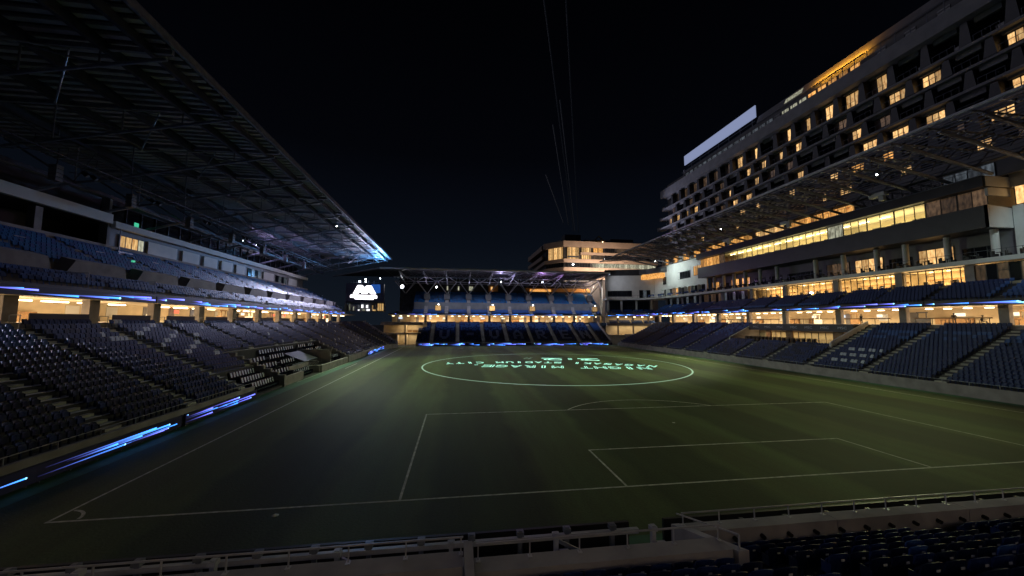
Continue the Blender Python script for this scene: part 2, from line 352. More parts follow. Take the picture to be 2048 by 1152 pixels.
def bowl(fr, name, label, s0, s1, aisles, cuts, matf, indiv=0, r0=0, rows=ROWS, skew0=0.0, skew1=0.0, end_walls=True, pitch=0.5, front=True):
    """raked lower tier. cuts: (sa, sb, rowa, rowb) removed; skew moves the ends outwards with d"""
    T = thing(name, label, 'grandstand')
    def inc(s, i): return any(a < s < b and ra <= i < rb for a, b, ra, rb in cuts)
    q = MB(); seats = []
    for i in range(r0, rows):
        a0 = s0 + skew0*(i*TR); a1 = s1 + skew1*(i*TR)
        segs = [(a0, a1)]
        for a, b, ra, rb in cuts:
            if ra <= i < rb: segs = [x for g in segs for x in ((g[0], min(g[1], a)), (max(g[0], b), g[1])) if x[1]-x[0] > .05]
        for a, b in segs: fr.box(q, a, b, i*TR, (i+1)*TR + (0.002 if i < rows-1 else 0), 0, rz(i))
        n = int((a1-a0)/pitch)
        for k in range(n):
            s = a0 + (k+.5)*pitch
            if inc(s, i) or any(abs(s-a) < 0.85 for a in aisles): continue
            if inc(s-.3, i) or inc(s+.3, i): continue
            m = matf(s, i)
            if m is None or random.random() < .006: continue
            seats.append((s, i*TR+.30, rz(i), m))
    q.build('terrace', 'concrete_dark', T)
    for a in aisles:
        q = MB()
        for i in range(r0, rows):
            aa = a
            if inc(aa, i) or aa < s0+skew0*i*TR or aa > s1+skew1*i*TR: continue
            fr.box(q, aa-.6, aa+.6, i*TR+.02, (i+1)*TR-.02, rz(i)+.004, rz(i)+.03)
            if i > r0 and not inc(aa, i-1): fr.box(q, aa-.6, aa+.6, i*TR-.36, i*TR-.01, rz(i-1)+.031, rz(i-1)+RS/2)
        if q.v: q.build('stair', 'tread', T)
    if front:
        def fw(q):
            segs = [(s0, s1)]
            for a, b, ra, rb in cuts:
                if ra == 0: segs = [x for g in segs for x in ((g[0], min(g[1], a)), (max(g[0], b), g[1])) if x[1]-x[0] > .05]
            return segs
        for a, b in fw(None): one('front_wall', 'concrete', lambda q: fr.box(q, a, b, -.22, -.003, 0.0, 1.25), T)
        def rl(q):
            segs = [(s0, s1)]
            for a, b, ra, rb in cuts:
                if ra == 0: segs = [x for g in segs for x in ((g[0], min(g[1], a)), (max(g[0], b), g[1])) if x[1]-x[0] > .05]
            return segs
        for a, b in rl(None):
            def rr(q):
                fr.box(q, a, b, -.13, -.09, 1.62, 1.66); n = max(2, int((b-a)/2.4))
                for k in range(n+1): s = a+.05+(b-a-.1)*k/n; fr.box(q, s-.02, s+.02, -.13, -.09, 1.25, 1.621)
            one('front_railing', 'steel', rr, T)
    place_seats(fr, T, seats, indiv)
    return T

# ---- left stand lower tier
AL = [2.4, 10.0, 17.4, 25.0, 32.6, 40.2, 47.8, 55.4, 63.0, 70.6, 78.2, 85.8, 93.4]
def m_left(s, i):
    h = random.random()
    if s < 17 and i > 11 and s > 9: return 1 if h < .8 else 0
    if s < 9: return 1 if i > 12 else 4 if h < .8 else 0
    if 17 < s < 25: return 0 if h < .8 else (3 if i in (12, 13, 10) and 22 < s < 25 else 4)
    if 25 < s < 33 and (i*7+int(s*2)) % 11 < 2 and i > 6: return 3
    if s < 17: return 4 if h < .85 else 0
    if s > 33 and h < .02: return 3
    return 0
GL = bowl(L_, 'grandstand_lower_tier', 'dark blue seated lower tier along the left touchline, cut open for the team benches', -12, 97.0,
     AL, [(33.2, 62.6, 0, 8), (26.2, 33.2, 0, 4)], m_left, indiv=300, skew1=0.0)
# ---- corner wedge between left stand and far stand
ca = math.radians(20)
C_ = Fr((-5, 97.3, 0), (math.sin(ca), math.cos(ca), 0), (-math.cos(ca), math.sin(ca), 0))
GC = bowl(C_, 'corner_stand_lower_tier', 'dark wedge of seats in the far left corner, ending at a pale sloping wall', 0.0, 9.0, [4.6],
     [], lambda s, i: 4 if random.random() < .75 else 0, skew0=-0.0, skew1=0.22)
def endw(q):
    for i in range(ROWS):
        s = 9.0+.22*i*TR+.05; C_.box(q, s, s+.35, i*TR-.25, (i+1)*TR-.252, 0, rz(i)+.85)
one('end_wall', 'concrete', endw, GC)
# ---- right stand lower tier
AR = [-6.4, 2.2, 10.9, 19.6, 28.3, 37.0, 45.7, 54.4, 63.1, 71.8, 80.5, 89.2, 97.9]
def m_right(s, i):
    h = random.random()
    if i in (13, 12, 11) and h < (.75 if i == 13 else .35): return 1
    if s > 62 and i > 8: return 1 if h < .55 else 0
    if 40 < s < 62: return 4 if h < .6 else 0
    if i in (2, 4, 6) and 29.5 < s < 35 and int(s*2) % 3: return 3
    return 0
GR = bowl(R_, 'grandstand_lower_tier', 'blue seated lower tier below the hotel facade, with a lit lounge cut into it', 2.0, 109.0, AR, [(38.2, 62.2, 8, 17)], m_right, indiv=300)
# ---- far stand lower tier with club name in pale seats
FONT = {'V': ['1100011','1100011','1100011','1100011','0110110','0011100','0001000'], 'U': ['1100011']*5+['0111110','0011100'],
 '-': ['0000000','0000000','0111110','0111110','0000000','0000000','0000000'], 'A': ['0011100','0110110','1100011','1100011','1111111','1100011','1100011'],
 'R': ['1111110','1100011','1100011','1111110','1101100','1100110','1100011'], 'E': ['1111111','1100000','1100000','1111110','1100000','1100000','1111111'],
 'N': ['1100011','1110011','1111011','1101111','1100111','1100011','1100011']}
AF = [8.2, 17.0, 25.8, 34.2, 42.9, 51.6, 60.2, 67.3]
LET = [('U', 12.6), ('-', 21.4), ('U', 30.0), ('A', 38.6), ('R', 47.2), ('E', 55.9), ('N', 63.4)]
def m_far(s, i):
    for ch, c in LET:
        k = int(math.floor((s-c)/.5+3.5)); j = 8-i
        if 0 <= k < 7 and 0 <= j < 7 and FONT[ch][j][k] == '1': return 5
    h = random.random()
    if i < 9: return 4 if h < .7 else 0
    if 68 < s: return 1
    if i < 12: return 0 if h < .6 else 1
    return 1 if h < .75 else 0
GF = bowl(F_, 'end_stand_lower_tier', 'far end lower tier with pale seats spelling a club name', 3.2, 71.6, AF, [(3.0, 4.6, 11, 17)], m_far, indiv=300)
def fe(q):
    for i in range(ROWS):
        F_.box(q, 71.65, 72.0, i*TR-.2, (i+1)*TR-.202, 0, rz(i)+.9)
one('side_wall', 'concrete', fe, GF)
# ---- near stand (the viewer stands in it)
AN = [6.0, 16.2, 23.2, 31.5, 40.0]
def m_near(s, i):
    h = random.random()
    return 0 if h < .35 else 4 if h < .97 else 1
GN = bowl(N_, 'near_stand_lower_tier', 'nearest dark seats in the foreground behind a pale concrete parapet', -6, 62, AN, [(-7, 23.5, 0, 3)], m_near, indiv=300, rows=16, front=False)
def parap(name, a0, a1, y0, y1, z1):
    n = max(1, round((a1-a0)/5.2)); w = (a1-a0)/n
    for k in range(n):
        one(name, 'parapet_concrete', lambda q: q.box((a0+k*w+.012, y0, 0), (a0+(k+1)*w-.012, y1, z1)), GN)
parap('parapet_block', 23.4, 60, -6.95, -7.45, 1.79)
parap('parapet_block', 16.75, 23.08, -9.25, -9.8, 2.62)
parap('parapet_block', -6, 16.5, -9.25, -9.85, 2.80)
one('return_wall', 'parapet_concrete', lambda q: q.add([(23.1,-6.95,0),(23.38,-6.95,0),(23.38,-9.95,0),(23.1,-9.95,0),(23.1,-6.95,1.8),(23.38,-6.95,1.8),(23.38,-9.95,2.66),(23.1,-9.95,2.66)], [(0,1,2,3),(4,7,6,5),(0,4,5,1),(1,5,6,2),(2,6,7,3),(3,7,4,0)]), GN); one('return_wall', 'parapet_concrete', lambda q: q.box((16.52,-9.2,0),(16.72,-11.2,2.98)), GN)
for x in [k*.95-5.5 for k in range(70)]:
    if 16.2 < x < 16.9 or 22.9 < x < 24: continue
    y, z = (-7.45, 1.52) if x > 23.4 else (-9.8, 2.40) if x > 16.6 else (-9.85, 2.58)
    one('wall_socket', 'black', lambda q: q.tube((x, y, z), (x, y-.13, z-.02), .065, 8), GN)
def nrail(q):
    for a0, a1, y, z in ((23.4, 60, -7.05, 1.79), (16.8, 23.05, -9.35, 2.62), (-6, 16.5, -9.35, 2.80)):
        q.bar((a0,y,z+.36),(a1,y,z+.36),.035); n = int((a1-a0)/1.25)
        for k in range(n+1):
            x = a0+.05+(a1-a0-.1)*k/n; q.bar((x,y,z),(x,y,z+.36),.03); q.box((x-.05,y-.09,z+.001),(x+.05,y+.05,z+.015))
    q.bar((23.24,-7.05,2.15),(23.24,-9.8,2.95),.035); q.bar((23.24,-9.8,2.95),(23.24,-9.8,2.6),.035)
one('handrail', 'pale_steel', nrail, GN)

# ------------------------------------------------------------------ concourse behind the lower tiers
def concourse(fr, T, s0, s1, pil, d0=14.3, d1=21.0, ceil=10.35, lamp='tube', step=3.0, backs=True, pw=.9):
    one('concourse_floor', 'concrete', lambda q: fr.box(q, s0, s1, 14.0, d1+.3, 7.3, 7.98), T)
    one('concourse_ceiling', 'cream_paint', lambda q: fr.box(q, s0, s1, 12.6, d1+.3, ceil, ceil+.25), T)
    one('back_wall', 'cream_paint', lambda q: fr.box(q, s0, s1, d1+.005, d1+.295, 7.985, ceil-.003), T)
    for s in pil:
        one('pillar', 'concrete', lambda q: fr.box(q, s-pw/2, s+pw/2, d0, d0+.7, 7.985, ceil-.003), T)
    n = int((s1-s0)/step)
    for k in range(n):
        s = s0 + (k+.5)*step
        if any(abs(s-p) < .7 for p in pil): continue
        def lm(q):
            if lamp == 'tube':
                w = random.uniform(.7, 1.25); fr.box(q, s-w, s+w, 15.6, 15.85, ceil-.32, ceil-.22)
            else:
                c = fr.p(s, 15.3, ceil-.32); q.tube((c[0],c[1],c[2]), (c[0],c[1],c[2]+.09), .42, 12)
        one('ceiling_lamp', 'lamp_warm', lm, T)
    # doors, shutters and counters on the back wall
    s = s0+2
    while s < s1-5:
        w = random.choice([1.2, 1.2, 2.6, 3.6]); k = random.random()
        if k < .35: one('door', 'grey_panel', lambda q: fr.box(q, s, s+1.1, d1-.06, d1, 7.99, 10.0), T)
        elif k < .7: one('counter_opening', 'wood', lambda q: fr.box(q, s, s+w+1, d1-.5, d1-.003, 7.99, 9.0), T)
        else: one('banner', 'white_paint', lambda q: fr.box(q, s, s+w*.6, d1-.05, d1, 8.6, 9.8), T)
        if random.random() < .55:
            sm = random.choice(['sign_warm', 'sign_warm', 'sign_cool', 'sign_red'])
            one('lit_sign', sm, lambda q: fr.box(q, s+w*.2, s+w*.2+random.uniform(.5, 1.8), d1-.62, d1-.55, 9.25, 9.75), T)
        if random.random() < .4: one('kiosk', random.choice(['wood', 'dark_panel', 'white_paint']), lambda q: (fr.box(q, s+w+.3, s+w+1.7, 18.0, 18.7, 7.985, 9.0), fr.box(q, s+w+.4, s+w+.5, 18.0, 18.1, 9.0, 9.8), fr.box(q, s+w+1.5, s+w+1.6, 18.0, 18.1, 9.0, 9.8), fr.box(q, s+w+.3, s+w+1.7, 17.9, 18.2, 9.8, 10.0)), T)
        s += w + random.uniform(2.0, 4.5)
def warm_area(name, loc, sx, sy, pw, rot=(0,0,0), col=(1,.78,.48)):
    d = bpy.data.lights.new(name, 'AREA'); d.shape = 'RECTANGLE'; d.size = sx; d.size_y = sy; d.energy = pw; d.color = col; d.spread = math.radians(115 if name == 'concourse_light' else 125 if name == 'lounge_light' else 180)
    o = bpy.data.objects.new(name, d); COL.objects.link(o); o.location = loc; o.rotation_euler = rot; return o

TL2 = thing('grandstand_upper_tier', 'left grandstand above the lit concourse with concrete upper tier and glazed boxes', 'grandstand')
PL = [-6.5, 1.3, 9.3, 17.6, 24.9, 33.0, 41.2, 49.4, 57.6, 65.8, 74.0, 82.2, 90.4, 98.6, 106.5]
concourse(L_, TL2, -12, 118, PL, lamp='tube', step=3.3, pw=1.1, ceil=10.15)
TR2 = thing('hotel_podium', 'right side building below the canopy with white balcony, glazed lounges and second tier', 'building')
PR = [11, 21.5, 33.0, 43.5, 55.5, 66, 77, 88, 99, 108]
concourse(R_, TR2, 2, 112, PR, lamp='disc', step=2.25, pw=1.0, ceil=10.6)
TF2 = thing('end_stand_upper_tier', 'far end upper tier with blue seats between stairs under its own roof', 'grandstand')
PF = [5.1, 12.8, 21.2, 29, 37, 45.2, 54.4, 62.5, 70.8]
concourse(F_, TF2, -8, 73.6, PF, lamp='disc', step=2.7, pw=.9, ceil=10.5)
# light of the concourse ceiling fittings (many small lamps gathered per bay)
for k in range(6):
    y = 4+20*k
    warm_area('concourse_light', (-22.6, y, 9.7), 4, 17, 2600, col=(1,.76,.42)); warm_area('concourse_light', (90.8, y+2, 10.1), 4, 17, 2000, col=(1,.74,.40))
for k in range(4): warm_area('concourse_light', (8+18*k, 131.0, 10.0), 15, 4, 1900, col=(1,.72,.40))

concourse(N_, GN, -6, 62, [2, 11, 22.5, 31, 40, 49, 58], lamp='tube', step=3.3, pw=1.0, ceil=10.4)
warm_area('near_concourse_light', (24, -22.0, 10.0), 56, 1.2, 180, (math.radians(18), 0, 0), (.80,.76,1.0)).data.spread = math.radians(110)
# floor boxes with counters: VIP boards at the head of the left tier (dark backrest boards)
for a, b in ((17.9,24.3),(25.8,31.9),(33.4,39.6),(41,47.2),(48.6,54.8),(56.2,62.4),(64,70),(71.5,77.6),(79,85.2),(86.5,92.8)):
    one('glass_screen', 'dark_panel', lambda q: L_.box(q, a+.9, b-.2, 14.05, 14.12, 8.0, 8.75), TL2)
    one('stair_rail', 'steel', lambda q: (L_.box(q, a-.45, a-.41, 13.4, 14.2, 8.55, 8.6), L_.box(q, a-.45, a-.41, 13.4, 13.45, 7.4, 8.55), L_.box(q, a-.45, a-.41, 14.15, 14.2, 8, 8.55)), TL2)

# ------------------------------------------------------------------ LED ribbon and perimeter boards
def streaks(fr, s0, s1, d, z0, z1, dens, seed, direc=1, pos=None):
    """the picture on the LED board: comets of light, bright head and fading tail"""
    rnd = random.Random(seed); q = MB(); cols = []; parent_near = fr is L_ and z1 < 2 and s0 < 60
    L = s1-s0; n = max(1, int(L*dens))
    for k in range(n):
        ln = rnd.uniform(2.2, 7.5)*(1 if z1 < 2 and fr is L_ else .75); h = rnd.uniform(.024, .052)*(1.0 if parent_near else 2.2)*(z1-z0)/.8; hd = s0 + rnd.random()*L; tl = hd - direc*ln
        tl = min(max(tl, s0+.02), s1-.02); hd = min(max(hd, s0+.02), s1-.02); z = rnd.uniform(z0+.12, z1-.12)
        N = 6; hue = rnd.random(); c0 = (.03,.20,.75) if hue < .6 else (.10,.12,.70); ct = (.09,.08,.42)
        for j in range(N):
            a = tl+(hd-tl)*j/N; b = tl+(hd-tl)*(j+1)/N; t0 = j/N; t1 = (j+1)/N
            ha = h*(.25+.75*t0); hb = h*(.25+.75*t1); dd = d-.006-.0004*k
            n0 = len(q.v); q.add([fr.p(a,dd,z-ha), fr.p(b,dd,z-hb), fr.p(b,dd,z+hb), fr.p(a,dd,z+ha)], [(0,1,2,3)])
            for t in (t0, t1, t1, t0):
                u = t**1.5; cols.append(tuple((ct[i]*(1-t)+c0[i]*t)*(.08+2.2*u) for i in range(3)))
        if rnd.random() > .45: continue
        hr = h*1.35; sx = hr*1.2; ddd = d-.008-.0004*k-.0002
        q.add([fr.p(hd+sx*math.cos(t*math.pi/4), ddd, z+hr*math.sin(t*math.pi/4)) for t in range(8)], [tuple(range(8))])
        cols += [(.30, .80, 1.1)]*8
    return q, cols
def led_board(fr, s0, s1, d, z0, z1, parent=None, dens=.45, seed=1, label=None, posts=False, direc=1, group=None, cat='LED board'):
    T = parent or thing('led_board', label, cat, group)
    one('led_housing', 'black', lambda q: fr.box(q, s0, s1, d, d+.12, z0, z1), T)
    one('led_panel', 'screen_dark', lambda q: fr.box(q, s0+.01, s1-.01, d-.004, d-.001, z0+.03, z1-.03), T)
    if dens > 0:
        q, cols = streaks(fr, s0, s1, d-.004, z0, z1, dens, seed, direc)
        o = q.build('led_picture', 'led_graphic', T)
        ca_ = o.data.color_attributes.new('Col', 'FLOAT_COLOR', 'POINT')
        ca_.data.foreach_set('color', [x for c in cols for x in (*c, 1)])
    if posts:
        n = int((s1-s0)/1.6)
        one('board_leg', 'steel', lambda q: [fr.box(q, s0+.3+k*(s1-s0-.6)/max(1,n)-.03, s0+.3+k*(s1-s0-.6)/max(1,n)+.03, d+.13, d+.35, 0.004, z1*.8) for k in range(n+1)], T)
    return T
k = 0
for a in (-6, 4.2, 14.8):
    led_board(L_, a, a+(10.2 if a < 14 else 10.8), -.75, .12, .98, dens=.95, seed=20+k, posts=True, label=['leftmost pitchside LED board with blue streaks, cut by the picture edge', 'middle pitchside LED board on the left with long blue comets', 'last pitchside LED board before the covered seats, blue streaks on black'][k], group='pitchside LED boards'); k += 1
led_board(L_, 77.5, 99, -.6, .1, .95, dens=1.0, seed=31, label='bright blue LED board at the far end of the left touchline', group='pitchside LED boards')
for k, (a, b) in enumerate(((4.0, 25.0), (26.5, 42.2), (43.2, 58.5), (59.4, 71.4))):
    led_board(F_, a, b, -1.5, .12, 1.0, dens=.85, seed=41+k, group='pitchside LED boards', label=['leftmost', 'second from left', 'third from left', 'rightmost'][k] + ' LED board with blue streaks under the far end stand')
for k, (a, b) in enumerate(((-12, 30), (30.1, 60), (60.1, 84), (84.1, 106))):
    led_board(L_, a, b, 12.45, 10.13, 10.9, parent=None, dens=.5+.1*k, seed=51+k, label=['nearest', 'second', 'third', 'farthest'][k]+' stretch of the LED ribbon over the left concourse', cat='LED ribbon', group='LED ribbon over the concourse')
for k, (a, b) in enumerate(((2, 28), (28.1, 52), (52.1, 80), (80.1, 110))):
    led_board(R_, a, b, 11.4, 10.62, 11.35, dens=.42+.1*k, seed=61+k, direc=-1, label=['nearest', 'second', 'third', 'farthest'][k]+' stretch of the LED ribbon over the right concourse', cat='LED ribbon', group='LED ribbon over the concourse')
led_board(F_, -6, 73.4, 12.9, 10.45, 11.1, dens=.7, seed=71, label='LED ribbon with blue streaks across the far end stand', cat='LED ribbon', group='LED ribbon over the concourse')
# near boards seen from behind
for k, (a, b) in enumerate(((-2, 22.3), (23.6, 60))):
    T = thing('led_board', ['back of the near pitchside board on a pale steel frame, left of the parapet step', 'dark back of the near pitchside board behind the right parapet'][k], 'LED board', 'pitchside LED boards')
    bx('led_housing', 'black', (a, -5.62, .1), (b, -5.5, 1.26), T)
    if k == 0:
        def fr1(q):
            q.bar((a,-6.3,1.34),(b,-6.3,1.34),.14,.14); q.bar((a,-6.3,.5),(b,-6.3,.5),.08)
            q.bar((a,-7.25,1.2),(b,-7.25,1.2),.10)
        one('frame_rail', 'pale_steel', fr1, T)
        x = a+.6
        j = 0
        while x < b:
            one('frame_post', 'steel', lambda q: (q.bar((x,-6.3,.02),(x,-6.3,1.62),.13), q.box((x-.11,-6.42,1.46),(x+.11,-6.2,1.6))), T)
            if j % 2: one('frame_post', 'pale_steel', lambda q: (q.bar((x+.9,-7.3,.02),(x+.9,-7.3,2.0),.15,.12), q.box((x+.8,-7.42,1.86),(x+1.0,-7.2,1.98)), q.box((x+.99,-7.7,1.42),(x+1.25,-7.32,1.55)), q.bar((x+1.2,-7.6,.02),(x+1.2,-7.6,1.42),.09)), T)
            if j % 4 == 1: one('frame_brace', 'steel', lambda q: q.bar((x+1.0,-7.3,1.75),(x+2.9,-7.0,.65),.09), T)
            x += 1.52; j += 1
    else:
        x = a+.8
        while x < b: one('frame_post', 'dark_steel', lambda q: q.bar((x,-6.3,.02),(x,-6.3,1.45),.16), T); x += 1.7

# ------------------------------------------------------------------ left cut-out: team benches and VIP seats
TC = thing('team_bench_enclosure', 'concrete enclosure with padded seats in the middle of the left tier', 'bench area')
def cutw(q):
    for i in range(8):   # sloping side walls
        L_.box(q, 33.2, 33.6, i*TR-.3, (i+1)*TR-.302, 0.0, rz(i)*1.0+.35); L_.box(q, 62.4, 62.8, i*TR-.3, (i+1)*TR-.302, 0.0, rz(i)+.35)
    L_.box(q, 33.62, 62.38, 6.6, 6.85, 0, 4.35)
one('side_wall', 'concrete', cutw, TC)
one('front_parapet', 'concrete', lambda q: (L_.box(q, 33.62, 39.8, -.1, .2, 0, 1.15), L_.box(q, 47.4, 62.38, -.1, .2, 0, 1.1), L_.box(q, 39.8, 40.05, .2, 1.9, 0, 1.15), L_.box(q, 47.15, 47.4, .2, 1.9, 0, 1.1), L_.box(q, 40.05, 47.15, 1.9, 2.15, 0, 1.7)), TC)
def flo(q):
    for j, (d0, d1, z) in enumerate(((.21, 2.2, .75), (2.2, 3.7, 1.5), (3.7, 5.2, 2.2), (5.2, 6.6, 2.9))):
        if j == 0: L_.box(q, 33.62, 39.78, d0, d1, 0, z); L_.box(q, 47.42, 62.38, d0, d1, 0, z)
        else: L_.box(q, 33.62, 62.38, d0 + (.002 if j else 0) , d1, 0, z)
one('floor', 'concrete_dark', flo, TC)
one('divider_wall', 'concrete', lambda q: [L_.box(q, s, s+.25, .25, 6.55, z, 3.2) for s, z in ()] + [L_.box(q, 52.6, 52.85, .22, 6.55, .8, 3.3)], TC)
one('desk', 'dark_panel', lambda q: q.add([L_.p(45.6,1.95,1.95),L_.p(51.4,1.95,1.95),L_.p(51.4,5.0,3.15),L_.p(45.6,5.0,3.15),L_.p(45.6,1.95,1.85),L_.p(51.4,1.95,1.85),L_.p(51.4,5.0,3.05),L_.p(45.6,5.0,3.05)], [(0,1,2,3),(7,6,5,4),(0,4,5,1),(1,5,6,2),(2,6,7,3),(3,7,4,0)]), TC)
def vip_mesh():
    q = MB()   # padded seat facing +x (pitch); wide back with a pale patch painted for screen glints
    q.add([(-.30,-.30,.35),(-.30,.30,.35),(-.22,.30,.35),(-.22,-.30,.35),(-.50,-.27,1.12),(-.50,.27,1.12),(-.40,.27,1.16),(-.40,-.27,1.16)], [(4,7,6,5),(0,4,5,1),(1,5,6,2),(2,6,7,3),(3,7,4,0)])
    q.box((-.22,-.28,.30),(.30,.28,.46)); q.box((-.2,-.32,.1),(.28,-.285,.62)); q.box((-.2,.285,.1),(.28,.32,.62)); q.box((-.1,-.1,0),(.1,.1,.3))
    q.add([(-.215,-.12,.50),(-.215,.12,.50),(-.385,.17,1.10),(-.385,-.17,1.10)], [(0,1,2,3)], 1)  # pale patch: reflection of screen light on leather, put into the colour
    me = bpy.data.meshes.new('padded_seat'); me.from_pydata(q.v, [], q.f); me.materials.append(MATS['leather']); me.materials.append(MATS['seat_white'])
    me.polygons.foreach_set('material_index', q.m); return me
VM = vip_mesh()
def vip_row(T, s0, s1, d, z, n):
    for k in range(n): link('padded_seat', VM, T, loc=L_.p(s0+(k+.5)*(s1-s0)/n, d, z))
for d, z in ((1.4,.75),(2.95,1.5),(4.5,2.2)): vip_row(TC, 34.4, 39.4, d, z, 6)
for d, z in ((2.95,1.5),(4.5,2.2),(5.9,2.9)): vip_row(TC, 40.4, 45.2, d, z, 6)
vip_row(TC, 45.6, 52.2, 5.9, 2.9, 8)
for d, z in ((1.4,.75),(2.95,1.5),(4.5,2.2),(5.9,2.9)): vip_row(TC, 54.0, 57.4, d, z, 4); vip_row(TC, 58.6, 61.8, d, z, 4)
TB = thing('padded_seat_block', 'three rows of padded seats with pale painted glints beside the enclosure wall', 'seating')
one('plinth', 'concrete_dark', lambda q: (L_.box(q, 26.3, 33.15, -.1, 1.0, 0, .25), L_.box(q, 26.3, 33.15, 1.002, 2.1, 0, .8), L_.box(q, 26.3, 33.15, 2.102, 3.25, 0, 1.35)), TB)
for d, z in ((.45,.25),(1.55,.8),(2.7,1.35)): vip_row(TB, 27.6, 32.8, d, z, 9)
# dugout shelter with curved roof ribs
TD = thing('team_dugout', 'small curved dugout shelter with dark seats set into the left wall', 'dugout')
def ribs(q):
    for s in (40.4, 41.9, 43.4, 44.9, 46.6):
        pr = None
        for j in range(9):
            t = math.radians(100*j/8); p = L_.p(s, 1.6-2.0*math.sin(t), .05+1.75*(math.cos(t*0.9)) ) if 0 else L_.p(s, -.25+1.9*(1-math.cos(math.pi/2*(1-j/8))), .1+1.85*math.sin(math.pi/2*(j/8)) )
            if pr: q.bar(pr, p, .05)
            pr = p
    q.bar(L_.p(40.4,1.65,1.95), L_.p(46.6,1.65,1.95), .07)
one('frame', 'steel', ribs, TD)
one('canopy_sheet', 'glass', lambda q: [q.add([L_.p(40.4,a[0],a[1]),L_.p(46.6,a[0],a[1]),L_.p(46.6,b[0],b[1]),L_.p(40.4,b[0],b[1])],[(0,1,2,3)]) for a, b in [((-.27+1.9*(1-math.cos(math.pi/2*(1-j/8))), .1+1.85*math.sin(math.pi/2*j/8)), (-.27+1.9*(1-math.cos(math.pi/2*(1-(j+1)/8))), .1+1.85*math.sin(math.pi/2*(j+1)/8))) for j in range(3, 8)]], TD)
for k in range(8): link('dugout_seat', VM, TD, loc=L_.p(40.9+k*.72, 1.15, .02))

